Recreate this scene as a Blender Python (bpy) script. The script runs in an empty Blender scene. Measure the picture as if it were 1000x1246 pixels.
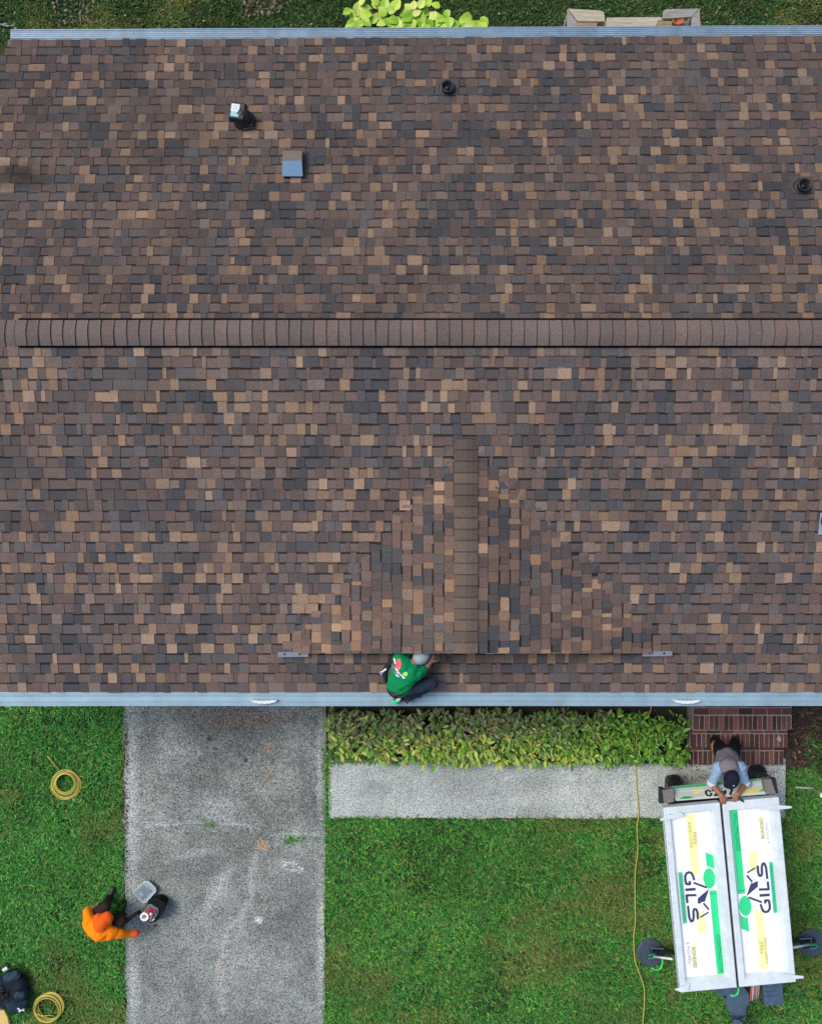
import bpy, math, random
import numpy as np
from mathutils import Vector, Matrix
random.seed(7); rng = np.random.default_rng(7)
scene = bpy.context.scene
COL = scene.collection
R = math.radians

# ------------------------------------------------------------------ camera, sky, sun, exposure
CZ = 14.5                    # drone height over the lawn
F = 1200.0                   # focal length in units of 1/1000 picture width
cam_d = bpy.data.cameras.new('camera'); cam = bpy.data.objects.new('camera', cam_d); COL.objects.link(cam)
cam.location = (0, 0, CZ); cam.rotation_euler = (0, 0, 0)
cam_d.sensor_fit = 'HORIZONTAL'; cam_d.sensor_width = 36; cam_d.lens = 36 * F / 1000
cam_d.clip_start = 0.1; cam_d.clip_end = 1000
scene.camera = cam
world = bpy.data.worlds.new('World'); scene.world = world; world.use_nodes = True
wn = world.node_tree.nodes; wl = world.node_tree.links
wn.clear()
sky = wn.new('ShaderNodeTexSky'); sky.sky_type = 'NISHITA'; sky.sun_disc = False
SUN_EL, SUN_AZ = 57, 300     # azimuth clockwise from north (+Y): west-north-west
sky.sun_elevation = R(SUN_EL); sky.sun_rotation = R(SUN_AZ)
sky.air_density = 1.0; sky.dust_density = 3.0; sky.ozone_density = 1.0
bg = wn.new('ShaderNodeBackground'); bg.inputs['Strength'].default_value = 0.12
wo = wn.new('ShaderNodeOutputWorld')
wl.new(sky.outputs[0], bg.inputs[0]); wl.new(bg.outputs[0], wo.inputs[0])
sd = bpy.data.lights.new('sun', 'SUN'); sd.energy = 1.5; sd.angle = R(24); sd.color = (1.0, 0.94, 0.86)
sun = bpy.data.objects.new('sun', sd); COL.objects.link(sun)
sdir = Vector((math.sin(R(SUN_AZ)) * math.cos(R(SUN_EL)), math.cos(R(SUN_AZ)) * math.cos(R(SUN_EL)), math.sin(R(SUN_EL))))
sun.rotation_euler = sdir.to_track_quat('Z', 'Y').to_euler(); sun.location = (0, 0, 30)
scene.view_settings.view_transform = 'Standard'; scene.view_settings.look = 'None'
scene.view_settings.exposure = 0.52; scene.view_settings.gamma = 1; scene.view_settings.use_curve_mapping = False
scene.render.resolution_x = 821; scene.render.resolution_y = 1024

# ------------------------------------------------------------------ helpers
def W(px, py, z=0.0):
    """a spot of the place at height z (metres) read from the drone survey"""
    d = (CZ - z) / F
    return Vector(((px - 500) * d, (623 - py) * d, z))

def lin(c):
    return tuple(((v / 255) / 12.92 if v <= 10.3 else (((v / 255) + .055) / 1.055) ** 2.4) for v in c)

class MB:
    def __init__(s): s.v = []; s.f = []; s.c = []
    def add(s, vs, fs, col=(1, 1, 1)):
        b = len(s.v); s.v += [tuple(p) for p in vs]
        for i, f in enumerate(fs):
            s.f.append(tuple(b + k for k in f)); s.c.append(col[i] if isinstance(col, list) else col)
        return s
    def box(s, c, size, M=None, col=(1, 1, 1), taper=1.0):
        x, y, z = [k / 2 for k in size]
        vs = [Vector((sx * x * (taper if sz > 0 else 1), sy * y * (taper if sz > 0 else 1), sz * z)) for sz in (-1, 1) for sy in (-1, 1) for sx in (-1, 1)]
        if M is not None: vs = [M @ p for p in vs]
        vs = [p + Vector(c) for p in vs]
        return s.add(vs, [(0, 2, 3, 1), (4, 5, 7, 6), (0, 1, 5, 4), (2, 6, 7, 3), (0, 4, 6, 2), (1, 3, 7, 5)], col)
    def hull(s, bot, top, col=(1, 1, 1)):
        n = len(bot)
        fs = [tuple(reversed(range(n))), tuple(range(n, 2 * n))] + [(i, (i + 1) % n, n + (i + 1) % n, n + i) for i in range(n)]
        return s.add(list(bot) + list(top), fs, col)
    def plate(s, pts, z0, z1, col=(1, 1, 1)):
        """outline (x,y[,z offset]) extruded from z0 to z1, counterclockwise"""
        return s.hull([Vector((p[0], p[1], z0)) for p in pts], [Vector((p[0], p[1], z1)) for p in pts], col)
    def tube(s, pts, r, n=8, col=(1, 1, 1), closed=False, caps=True):
        pts = [Vector(p) for p in pts]; m = len(pts)
        rs = r if isinstance(r, (list, tuple)) else [r] * m
        rings = []; up = Vector((0, 0, 1)); prev = None
        for i, p in enumerate(pts):
            if closed: t = pts[(i + 1) % m] - pts[i - 1]
            else: t = pts[min(i + 1, m - 1)] - pts[max(i - 1, 0)]
            t = t.normalized() if t.length > 1e-9 else Vector((0, 0, 1))
            if prev is None:
                a = t.cross(up)
                if a.length < .05: a = t.cross(Vector((1, 0, 0)))
            else: a = prev - t * prev.dot(t)
            a.normalize(); prev = a; b = t.cross(a)
            rings.append([p + (a * math.cos(k * 2 * math.pi / n) + b * math.sin(k * 2 * math.pi / n)) * rs[i] for k in range(n)])
        vs = [q for ring in rings for q in ring]; fs = []
        for i in range(m if closed else m - 1):
            j = (i + 1) % m
            for k in range(n):
                fs.append((i * n + k, i * n + (k + 1) % n, j * n + (k + 1) % n, j * n + k))
        if not closed and caps:
            fs.append(tuple(reversed(range(n)))); fs.append(tuple((m - 1) * n + k for k in range(n)))
        return s.add(vs, fs, col)
    def lathe(s, c, prof, n=24, col=(1, 1, 1), M=None):
        vs = []; fs = []
        for (r, z) in prof:
            for k in range(n):
                a = 2 * math.pi * k / n; p = Vector((r * math.cos(a), r * math.sin(a), z))
                vs.append((M @ p if M is not None else p) + Vector(c))
        for i in range(len(prof) - 1):
            for k in range(n):
                fs.append((i * n + k, i * n + (k + 1) % n, (i + 1) * n + (k + 1) % n, (i + 1) * n + k))
        fs.append(tuple(reversed(range(n)))); fs.append(tuple((len(prof) - 1) * n + k for k in range(n)))
        return s.add(vs, fs, col)
    def ell(s, c, rad, M=None, n=16, m=10, col=(1, 1, 1)):
        vs = []; fs = []
        for i in range(m + 1):
            th = math.pi * i / m
            for k in range(n):
                a = 2 * math.pi * k / n
                p = Vector((rad[0] * math.sin(th) * math.cos(a), rad[1] * math.sin(th) * math.sin(a), rad[2] * math.cos(th)))
                vs.append((M @ p if M is not None else p) + Vector(c))
        for i in range(m):
            for k in range(n):
                fs.append((i * n + k, (i + 1) * n + k, (i + 1) * n + (k + 1) % n, i * n + (k + 1) % n))
        return s.add(vs, fs, col)
    def caps(s, p0, r0, p1, r1, n=14):
        """tapered capsule"""
        p0 = Vector(p0); p1 = Vector(p1); d = (p1 - p0); L = d.length; t = d.normalized()
        pts = []; rs = []
        for a in (85, 60, 30): pts.append(p0 - t * r0 * math.sin(R(a))); rs.append(r0 * math.cos(R(a)))
        for q in (0, .5, 1): pts.append(p0 + d * q); rs.append(r0 + (r1 - r0) * q)
        for a in (30, 60, 85): pts.append(p1 + t * r1 * math.sin(R(a))); rs.append(r1 * math.cos(R(a)))
        return s.tube(pts, rs, n)

WORLD = {}
def place(o, w, parent):
    WORLD[o] = Vector(w)
    if parent is not None:
        o.parent = parent; o.location = Vector(w) - WORLD[parent]
    else: o.location = Vector(w)

def obj(name, mb, mat, parent=None, smooth=False, origin=None, bevel=0, colors=True):
    me = bpy.data.meshes.new(name)
    vs = np.array(mb.v, dtype=np.float64)
    if origin is None:
        origin = Vector(((vs[:, 0].min() + vs[:, 0].max()) / 2, (vs[:, 1].min() + vs[:, 1].max()) / 2, vs[:, 2].min()))
    vs = vs - np.array(origin)
    me.from_pydata(vs.tolist(), [], mb.f)
    if colors:
        att = me.color_attributes.new('Col', 'FLOAT_COLOR', 'CORNER')
        cnt = [len(f) for f in mb.f]
        arr = np.ones((sum(cnt), 4), dtype=np.float32)
        arr[:, :3] = np.repeat(np.array(mb.c, dtype=np.float32), cnt, axis=0)
        att.data.foreach_set('color', arr.ravel())
    me.materials.append(mat)
    if smooth: me.polygons.foreach_set('use_smooth', [True] * len(me.polygons))
    me.update()
    o = bpy.data.objects.new(name, me); COL.objects.link(o)
    place(o, origin, parent)
    if bevel:
        b = o.modifiers.new('bevel', 'BEVEL'); b.width = bevel; b.segments = 2; b.limit_method = 'ANGLE'
    return o

def tag(o, label=None, cat=None, group=None, kind=None):
    if label: o['label'] = label
    if cat: o['category'] = cat
    if group: o['group'] = group
    if kind: o['kind'] = kind
    return o

def thing(name, loc, label, cat, group=None):
    o = bpy.data.objects.new(name, None); COL.objects.link(o); o.empty_display_size = .1
    place(o, loc, None); return tag(o, label, cat, group)

def fastmesh(name, V, Fc, C, mat, parent=None, kind=None):
    """numpy mesh: V (n,3), Fc (m,k) faces, C (m,3) colour per face"""
    me = bpy.data.meshes.new(name); k = Fc.shape[1]
    me.vertices.add(len(V)); me.vertices.foreach_set('co', V.astype(np.float32).ravel())
    me.loops.add(Fc.size); me.loops.foreach_set('vertex_index', Fc.astype(np.int32).ravel())
    me.polygons.add(len(Fc)); me.polygons.foreach_set('loop_start', np.arange(0, Fc.size, k, dtype=np.int32))
    try: me.polygons.foreach_set('loop_total', np.full(len(Fc), k, dtype=np.int32))
    except Exception: pass
    att = me.color_attributes.new('Col', 'FLOAT_COLOR', 'CORNER')
    arr = np.ones((Fc.size, 4), dtype=np.float32); arr[:, :3] = np.repeat(C, k, axis=0)
    att.data.foreach_set('color', arr.ravel())
    me.materials.append(mat); me.update(calc_edges=True); me.validate()
    o = bpy.data.objects.new(name, me); COL.objects.link(o)
    WORLD[o] = Vector((0, 0, 0))
    if parent is not None: o.parent = parent; o.location = -WORLD[parent]
    if kind: o['kind'] = kind
    return o

# ------------------------------------------------------------------ materials
def nodes(name):
    m = bpy.data.materials.new(name); m.use_nodes = True
    nt = m.node_tree; b = nt.nodes['Principled BSDF']; return m, nt, b
def N(nt, t, **kw):
    n = nt.nodes.new(t)
    for k, v in kw.items(): setattr(n, k, v)
    return n
def setin(nt, sock, val):
    if isinstance(val, bpy.types.NodeSocket): nt.links.new(val, sock)
    else: sock.default_value = val
def math_(nt, op, a, b=0.0, clamp=False):
    n = N(nt, 'ShaderNodeMath', operation=op); n.use_clamp = clamp; setin(nt, n.inputs[0], a); setin(nt, n.inputs[1], b); return n.outputs[0]
def mix(nt, f, a, b, mode='MIX'):
    n = N(nt, 'ShaderNodeMix', data_type='RGBA', blend_type=mode)
    setin(nt, n.inputs[0], f); setin(nt, n.inputs[6], a if isinstance(a, bpy.types.NodeSocket) else (*a, 1)); setin(nt, n.inputs[7], b if isinstance(b, bpy.types.NodeSocket) else (*b, 1))
    return n.outputs[2]
def noise(nt, vec, scale, detail=3, rough=.6, dist=0):
    n = N(nt, 'ShaderNodeTexNoise'); n.inputs['Scale'].default_value = scale; n.inputs['Detail'].default_value = detail
    n.inputs['Roughness'].default_value = rough; n.inputs['Distortion'].default_value = dist
    nt.links.new(vec, n.inputs['Vector']); return n
def ramp(nt, f, stops):
    n = N(nt, 'ShaderNodeValToRGB'); e = n.color_ramp.elements
    while len(e) < len(stops): e.new(.5)
    for k, (p, c) in enumerate(stops):
        e[k].position = p; e[k].color = (c, c, c, 1) if not isinstance(c, tuple) else (*c, 1)
    setin(nt, n.inputs[0], f); return n.outputs[0]
def pos(nt): return N(nt, 'ShaderNodeNewGeometry').outputs['Position']
def bump(nt, b, h, strength=.3, dist=.01):
    n = N(nt, 'ShaderNodeBump'); n.inputs['Strength'].default_value = strength; n.inputs['Distance'].default_value = dist
    setin(nt, n.inputs['Height'], h); nt.links.new(n.outputs[0], b.inputs['Normal'])
def simple(name, col, rough=.6, metal=0, var=.15, scale=30, bmp=.1, spec=.5):
    m, nt, b = nodes(name); p = pos(nt); n = noise(nt, p, scale, 4)
    c = mix(nt, ramp(nt, n.outputs[0], [(.3, 0.0), (.7, 1.0)]), tuple(v * (1 - var) for v in col), tuple(min(v * (1 + var), .95) for v in col))
    nt.links.new(c, b.inputs['Base Color']); b.inputs['Roughness'].default_value = rough; b.inputs['Metallic'].default_value = metal
    b.inputs['Specular IOR Level'].default_value = spec
    if bmp: bump(nt, b, n.outputs[0], bmp, .004)
    return m
def vcol(name, rough=.7, grain=.2, gscale=200, bmp=.2, spec=.5, patch=.0, sheen=0, trans=0):
    m, nt, b = nodes(name); p = pos(nt)
    a = N(nt, 'ShaderNodeVertexColor'); a.layer_name = 'Col'
    n = noise(nt, p, gscale, 3, .7)
    g = ramp(nt, n.outputs[0], [(.3, 1 - grain), (.7, 1 + grain)])
    c = mix(nt, 1.0, a.outputs[0], g, 'MULTIPLY')
    if patch:
        n2 = noise(nt, p, 1.3, 4, .6); c = mix(nt, 1.0, c, ramp(nt, n2.outputs[0], [(.3, 1 - patch), (.7, 1 + patch)]), 'MULTIPLY')
    nt.links.new(c, b.inputs['Base Color']); b.inputs['Roughness'].default_value = rough; b.inputs['Specular IOR Level'].default_value = spec
    if bmp: bump(nt, b, n.outputs[0], bmp, .003)
    if trans:
        t = N(nt, 'ShaderNodeBsdfTranslucent'); nt.links.new(c, t.inputs[0])
        ms = N(nt, 'ShaderNodeMixShader'); ms.inputs[0].default_value = trans
        nt.links.new(b.outputs[0], ms.inputs[1]); nt.links.new(t.outputs[0], ms.inputs[2])
        nt.links.new(ms.outputs[0], nt.nodes['Material Output'].inputs[0])
    return m

M = {}
M['shingle'] = vcol('shingle granules', .92, .34, 75, .6, .2, patch=.10)
m = M['shingle']; nt = m.node_tree; b = nt.nodes['Principled BSDF']   # sooty stain and dull streaks on the back slope
src = b.inputs['Base Color'].links[0].from_socket; p = pos(nt)
STAINS = [(-4.5, 3.9, .45, .26, 0, .75), (-3.2, 4.6, .9, .8, 0, .22), (-4.4, 5.0, .6, .7, 0, .25)]
M['cap'] = vcol('ridge cap granules', .92, .36, 75, .5, .2, patch=.05)
M['grass'] = vcol('grass blade', .55, .1, 20, 0, .3, trans=.25)
M['leaf'] = vcol('leaf', .42, .12, 60, .1, .5, trans=.2)
M['paint'] = vcol('printed colour', .5, .04, 40, 0, .4)
M['cloth'] = vcol('woven cloth', .9, .12, 70, .3, .2)
M['skin'] = simple('skin', lin((150, 100, 78)), .5, 0, .1, 40, .05)
M['black'] = simple('black rubber', (.012, .013, .015), .55, 0, .3, 40, .1)
M['blackmetal'] = simple('black metal', (.015, .017, .02), .35, .3, .3, 40, .05)
M['dark'] = simple('dark underlay', (.02, .018, .018), .9)
M['white'] = simple('white painted aluminium', (.60, .68, .71), .35, .0, .10, 7, .05)
M['sheet'] = simple('white coated sheet', (.93, .93, .92), .45, 0, .02, 6, .02)
M['gutter'] = simple('pale blue gutter metal', (.25, .37, .44), .42, .1, .14, 4, .03)
M['gutterb'] = simple('blue grey gutter guard', (.19, .28, .36), .45, .1, .18, 6, .05)
M['steel'] = simple('blue grey steel', (.085, .135, .19), .45, .4, .2, 14, .08)
M['galv'] = simple('galvanised strip', (.30, .32, .38), .4, .5, .15, 60, .05)
M['wall'] = simple('wall siding', (.45, .44, .42), .8)
M['hose'] = simple('yellow hose', lin((186, 172, 78)), .45, 0, .15, 50, .05)
M['cord'] = simple('yellow cord', lin((180, 166, 80)), .5, 0, .15, 50, .05)
M['bracket'] = simple('grey brown bracket', (.16, .15, .135), .7, 0, .3, 30, .1)
M['green'] = simple('bright green plastic', (.02, .62, .14), .4)
M['bagcloth'] = simple('black bag cloth', (.010, .011, .013), .95, 0, .5, 60, .4, .15)
M['soil'] = simple('dark soil', (.035, .03, .02), .95, 0, .4, 25, .5)

def wood_mat(name, c1, c2):
    m, nt, b = nodes(name); p = pos(nt)
    mp = N(nt, 'ShaderNodeMapping'); mp.inputs['Scale'].default_value = (3, 40, 40); nt.links.new(p, mp.inputs[0])
    n = noise(nt, mp.outputs[0], 1.5, 5, .65, .6)
    nt.links.new(mix(nt, ramp(nt, n.outputs[0], [(.35, 0.), (.65, 1.)]), c1, c2), b.inputs['Base Color']); b.inputs['Roughness'].default_value = .85
    bump(nt, b, n.outputs[0], .3, .003); return m
M['wood'] = wood_mat('weathered pale wood', (.30, .26, .19), (.48, .44, .35))
M['woodgrey'] = wood_mat('weathered grey wood', (.19, .18, .17), (.33, .32, .30))
M['woodtan'] = wood_mat('tan wood', (.22, .15, .07), (.36, .27, .16))

def blob(nt, p, cx, cy, rx, ry, rot=0, nz=.35, soft=.5, nscale=5):
    """stain mask: irregular ellipse at a place on the slab"""
    mp = N(nt, 'ShaderNodeMapping'); mp.vector_type = 'TEXTURE'
    mp.inputs['Location'].default_value = (cx, cy, 0); mp.inputs['Rotation'].default_value = (0, 0, rot); mp.inputs['Scale'].default_value = (rx, ry, 1000)
    nt.links.new(p, mp.inputs[0])
    ln = N(nt, 'ShaderNodeVectorMath', operation='LENGTH'); nt.links.new(mp.outputs[0], ln.inputs[0])
    n = noise(nt, p, nscale, 4, .7)
    d = math_(nt, 'ADD', ln.outputs['Value'], math_(nt, 'MULTIPLY', math_(nt, 'SUBTRACT', n.outputs[0], .5), nz * 4))
    return ramp(nt, d, [(1 - soft if soft < 1 else 0.0, 1.0), (1.0, 0.0)])

m = M['shingle']; nt = m.node_tree; b = nt.nodes['Principled BSDF']; cc_ = src
for (cx, cy, rx, ry, ro, st) in STAINS:
    cc_ = mix(nt, math_(nt, 'MULTIPLY', blob(nt, p, cx, cy, rx, ry, ro, .35, .9, 4), st), cc_, (.022, .018, .015))
nt.links.new(cc_, b.inputs['Base Color'])
def concrete(name, base, blobs=(), contrast=1.0, seed=0, cloud=.55):
    m, nt, b = nodes(name); p0 = pos(nt)
    ad = N(nt, 'ShaderNodeVectorMath', operation='ADD'); nt.links.new(p0, ad.inputs[0]); ad.inputs[1].default_value = (seed, seed * .7, 0); p = ad.outputs[0]
    big = noise(nt, p, .7, 5, .65, .4); mid = noise(nt, p, 4.5, 5, .7, .2); fine = noise(nt, p, 44, 2, .85)
    vor = N(nt, 'ShaderNodeTexVoronoi'); vor.inputs['Scale'].default_value = 42; nt.links.new(p, vor.inputs[0])
    c = mix(nt, ramp(nt, big.outputs[0], [(.40, 0.), (.60, 1.)]), tuple(v * (1 - .32 * cloud) for v in base), tuple(v * (1 + .22 * cloud) for v in base))
    c = mix(nt, 1.0, c, ramp(nt, mid.outputs[0], [(.35, 1 - .26 * cloud), (.65, 1 + .22 * cloud)]), 'MULTIPLY')
    for (cx, cy, rx, ry, rot, col, st, nz, soft, ns) in blobs:
        f = blob(nt, p0, cx, cy, rx, ry, rot, nz, soft, ns)
        c = mix(nt, math_(nt, 'MULTIPLY', f, st), c, col)
    c = mix(nt, 1.0, c, ramp(nt, fine.outputs[0], [(.32, 1 - .50 * contrast), (.68, 1 + .50 * contrast)]), 'MULTIPLY')
    c = mix(nt, 1.0, c, ramp(nt, vor.outputs['Distance'], [(.1, .78), (.6, 1.12)]), 'MULTIPLY')
    nt.links.new(c, b.inputs['Base Color']); b.inputs['Roughness'].default_value = .9; b.inputs['Specular IOR Level'].default_value = .2
    bump(nt, b, fine.outputs[0], .5, .004); return m

# ------------------------------------------------------------------ ground
def value_noise(x, y, s, seed=0):
    r = np.random.default_rng(seed); G = r.random((64, 64))
    u = (x * s + 31.7) % 63; v = (y * s + 17.3) % 63
    i = u.astype(int); j = v.astype(int); fu = u - i; fv = v - j
    fu = fu * fu * (3 - 2 * fu); fv = fv * fv * (3 - 2 * fv)
    i1 = (i + 1) % 64; j1 = (j + 1) % 64
    return (G[i, j] * (1 - fu) + G[i1, j] * fu) * (1 - fv) + (G[i, j1] * (1 - fu) + G[i1, j1] * fu) * fv

m, nt, b = nodes('lawn ground'); p = pos(nt)
n1 = noise(nt, p, .8, 4); n2 = noise(nt, p, 30, 4, .7)
c = mix(nt, ramp(nt, n1.outputs[0], [(.35, 0.), (.65, 1.)]), (.022, .045, .012), (.045, .065, .02))
c = mix(nt, ramp(nt, n2.outputs[0], [(.35, 0.), (.7, 1.)]), c, (.016, .022, .009))
nt.links.new(c, b.inputs['Base Color']); b.inputs['Roughness'].default_value = 1; bump(nt, b, n2.outputs[0], .6, .02)
M['ground'] = m
g = MB().add([(-200, -200, 0), (200, -200, 0), (200, 200, 0), (-200, 200, 0)], [(0, 1, 2, 3)])
tag(obj('ground', g, M['ground'], origin=(0, 0, 0)), kind='structure')

DWL, DWR, DWB = 150, 396, 838      # driveway edges in survey units
def edge_wobble(t, seed, amp=.015):
    return amp * (math.sin(t * 3.1 + seed) + .6 * math.sin(t * 7.7 + seed * 2) + .5 * math.sin(t * 17.3 + seed * 3))
# driveway: two slabs parted by an uneven joint with weeds in it
cA = 0; pale = (.40, .43, .43)
def gp(x, y): q = W(x, y, 0.03); return q.x, q.y
drive_blobs = []
def B(x, y, rx, ry, col, st=.6, rot=0, nz=.35, soft=.6, ns=5):
    X, Y = gp(x, y); drive_blobs.append((X, Y, rx / 83, ry / 83, R(rot), col, st, nz, soft, ns))
B(270, 880, 130, 40, (.075, .075, .072), .6, 0, .3, .9, 3)
B(300, 876, 90, 12, (.17, .11, .08), .6, 0, .35, .9, 6)
B(250, 930, 110, 50, (.12, .125, .125), .38, 10, .3, .9, 3)
B(375, 960, 22, 70, (.11, .12, .12), .6, 5, .3, .8, 4)
B(222, 985, 30, 60, (.13, .14, .14), .4, 0, .35, .9, 4)
B(240, 1060, 60, 16, (.13, .14, .14), .45, 8, .3, .9, 5)
B(255, 950, 30, 30, (.11, .115, .11), .5, 0, .5, .9, 5); B(345, 990, 24, 30, (.10, .11, .105), .5, 0, .5, .9, 5); B(180, 905, 22, 40, (.11, .115, .11), .5, 0, .5, .9, 5); B(185, 1060, 20, 60, (.12, .125, .12), .4, 0, .5, .9, 5); B(230, 1205, 26, 40, (.12, .125, .12), .4, 0, .5, .9, 5); B(340, 1140, 26, 60, (.13, .135, .13), .4, 0, .5, .9, 5)
B(360, 1075, 28, 40, (.15, .16, .16), .45, 0, .3, .9, 5)
B(200, 1140, 40, 70, (.16, .17, .17), .3, 0, .3, .9, 4)
B(328, 912, 13, 8, (.25, .17, .12), .6, -50, .3, .8, 12)
B(326, 941, 10, 9, (.25, .17, .12), .6, 30, .3, .8, 12)
B(319, 1029, 9, 10, (.38, .26, .15), .75, 30, .3, .7, 12)
B(255, 899, 4.5, 4.5, (.035, .045, .045), .9, 0, .3, .6, 20)
B(299, 925, 3.5, 4.5, (.035, .045, .045), .9, 0, .3, .6, 20)
B(262, 911, 4, 3, (.05, .05, .05), .8, 0, .3, .6, 20)
B(243, 884, 4, 3, (.05, .05, .05), .7, 0, .3, .6, 20)
B(265, 1085, 14, 55, pale, .55, -32, .35, .9, 6)
B(265, 985, 45, 30, pale, .4, -5, .35, .9, 5)
B(315, 1120, 6, 6, (.62, .64, .64), .7, 0, .5, .6, 24)
B(310, 1050, 6, 26, pale, .5, -10, .5, .95, 7); B(306, 1080, 6, 28, pale, .55, 4, .5, .95, 7)
B(299, 1106, 6, 20, pale, .55, -30, .5, .95, 7); B(284, 1124, 6, 20, pale, .55, -58, .5, .95, 7)
B(273, 1150, 6, 34, pale, .5, -12, .5, .95, 7); B(269, 1205, 8, 50, pale, .45, 2, .5, .95, 7)
B(200, 1004, 50, 5, pale, .45, 3, .5, .95, 7); B(290, 1003, 40, 6, pale, .45, -14, .5, .95, 7); B(360, 1016, 40, 5, pale, .5, 4, .5, .95, 7)
B(235, 1040, 60, 7, pale, .35, 12, .5, .95, 6); B(350, 1170, 18, 40, pale, .3, 0, .5, .95, 5); B(215, 915, 30, 40, pale, .3, 0, .5, .95, 5)
B(300, 1170, 60, 60, (.34, .36, .36), .35, 0, .3, .9, 3)
B(160, 1000, 12, 170, pale, .6, 0, .15, .9, 6)
B(162, 1200, 12, 60, pale, .7, 0, .15, .9, 6)
B(390, 930, 7, 90, pale, .5, 0, .15, .9, 6)
B(391, 1150, 8, 110, pale, .7, 0, .15, .9, 6)
B(392, 1110, 5, 18, (.5, .46, .36), .6, 0, .3, .7, 10)
B(268, 1175, 8, 30, (.40, .33, .26), .25, 0, .4, .9, 8)
M['drive'] = concrete('driveway concrete', (.195, .213, .199), drive_blobs, 1.6, 0, .75)
joint = [(147, 1000), (175, 1009), (200, 1008), (230, 1003), (254, 1003), (280, 1006), (300, 1013), (330, 1022), (356, 1022), (375, 1018), (397, 1019)]
def jpts(off): return [W(x, y + off, 0) for x, y in joint]
left = [W(DWL + 1 + (y - DWB) * .006 + 83 * edge_wobble(y / 30, 1), y, 0) for y in range(DWB, 1001, 12)]
right = [W(DWR + 1 - (y - DWB) * .005 + 83 * edge_wobble(y / 30, 2, .006), y, 0) for y in range(DWB, 1019, 12)]
drv = bpy.data.objects.new('driveway', None); COL.objects.link(drv); place(drv, W(272, 1100, 0), None); tag(drv, kind='structure')
up = jpts(-.2); poly = left + up + list(reversed(right))
obj('slab', MB().plate([(q.x, q.y) for q in poly], -.05, .03), M['drive'], drv)
left2 = [W(DWL + 1 + (y - DWB) * .006 + 83 * edge_wobble(y / 30, 1), y, 0) for y in range(1003, 1500, 12)]
right2 = [W(DWR + 1 - (y - DWB) * .005 + 83 * edge_wobble(y / 30, 2, .006), y, 0) for y in range(1022, 1500, 12)]
poly = list(reversed(jpts(.2))) + left2 + list(reversed(right2))
obj('slab', MB().plate([(q.x, q.y) for q in poly], -.05, .027), M['drive'], drv)
# unreadable scuffed white marks on the slab
mk = MB()
wx, wy = gp(356, 1055)
for k in range(34):
    a = random.gauss(0, .45) + (math.pi / 2 if random.random() < .35 else 0); L = random.uniform(.015, .055); w = .0035
    cx = wx + random.uniform(-.16, .16); cy = wy + random.choice([.05, 0.0, -.05]) + random.gauss(0, .010) - (cx - wx) * .12
    d = Vector((math.cos(a), math.sin(a))); nn = Vector((-d.y, d.x))
    mk.plate([(cx - d.x * L / 2 - nn.x * w, cy - d.y * L / 2 - nn.y * w), (cx + d.x * L / 2 - nn.x * w, cy + d.y * L / 2 - nn.y * w),
              (cx + d.x * L / 2 + nn.x * w, cy + d.y * L / 2 + nn.y * w), (cx - d.x * L / 2 + nn.x * w, cy - d.y * L / 2 + nn.y * w)], .0272, .0285, (.72, .76, .74))
tag(obj('chalk_marks', mk, M['paint'], drv), kind='stuff')

# walkway slabs
wk = bpy.data.objects.new('walkway', None); COL.objects.link(wk); place(wk, W(680, 960, 0), None); tag(wk, kind='structure')
wb = []
for (x, y, rx, ry, col, st) in [(450, 960, 40, 14, (.2, .21, .21), .35), (570, 950, 60, 18, (.24, .25, .25), .3), (850, 950, 60, 22, (.12, .11, .09), .65), (880, 945, 30, 12, (.10, .06, .04), .5),
                                (400, 940, 10, 30, (.3, .3, .3), .3), (700, 965, 60, 12, (.5, .52, .52), .3), (620, 975, 90, 10, (.5, .52, .52), .3)]:
    X, Y = gp(x, y); wb.append((X, Y, rx / 83, ry / 83, 0, col, st, .35, .9, 6))
M['walk'] = concrete('walkway concrete', (.36, .395, .375), wb, 1.15, 9, .5)
xs = [400, 482, 551, 643, 705, 775, 840, 898, 955]
for a, bx_ in zip(xs[:-1], xs[1:]):
    top = 926 if a < 500 else (929 if a < 800 else 925)
    tp = [(a + .12 + (bx_ - a - .24) * t, top - random.uniform(0, 2.5)) for t in (0, .2, .4, .6, .8, 1)]
    bt = [(a + .12 + (bx_ - a - .24) * t, 995.5 + random.uniform(-1, 1.2)) for t in (1, .8, .6, .4, .2, 0)]
    pl = [W(x, y, 0) for x, y in tp + bt]
    obj('slab', MB().plate([(q.x, q.y) for q in reversed(pl)], -.05, .025 + random.uniform(-.002, .002)), M['walk'], wk)

# mulch bed beside the steps and soil below the border planting
mb = MB(); pl = [W(x, y, 0) for x, y in [(950, 838), (1140, 838), (1140, 925), (1040, 930), (1000, 925), (985, 945), (960, 950), (952, 925)]]
mb.plate([(q.x, q.y) for q in reversed(pl)], -.02, .012)
M['mulch'] = simple('mulch soil', (.042, .03, .022), .95, 0, .45, 30, .6)
tag(obj('mulch_bed', mb, M['mulch']), kind='structure')
mb = MB(); pl = [W(x, y, 0) for x, y in [(399, 820), (842, 820), (842, 928), (399, 924)]]
mb.plate([(q.x, q.y) for q in reversed(pl)], -.02, .010)
tag(obj('soil_bed', mb, M['soil']), kind='structure')

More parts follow.
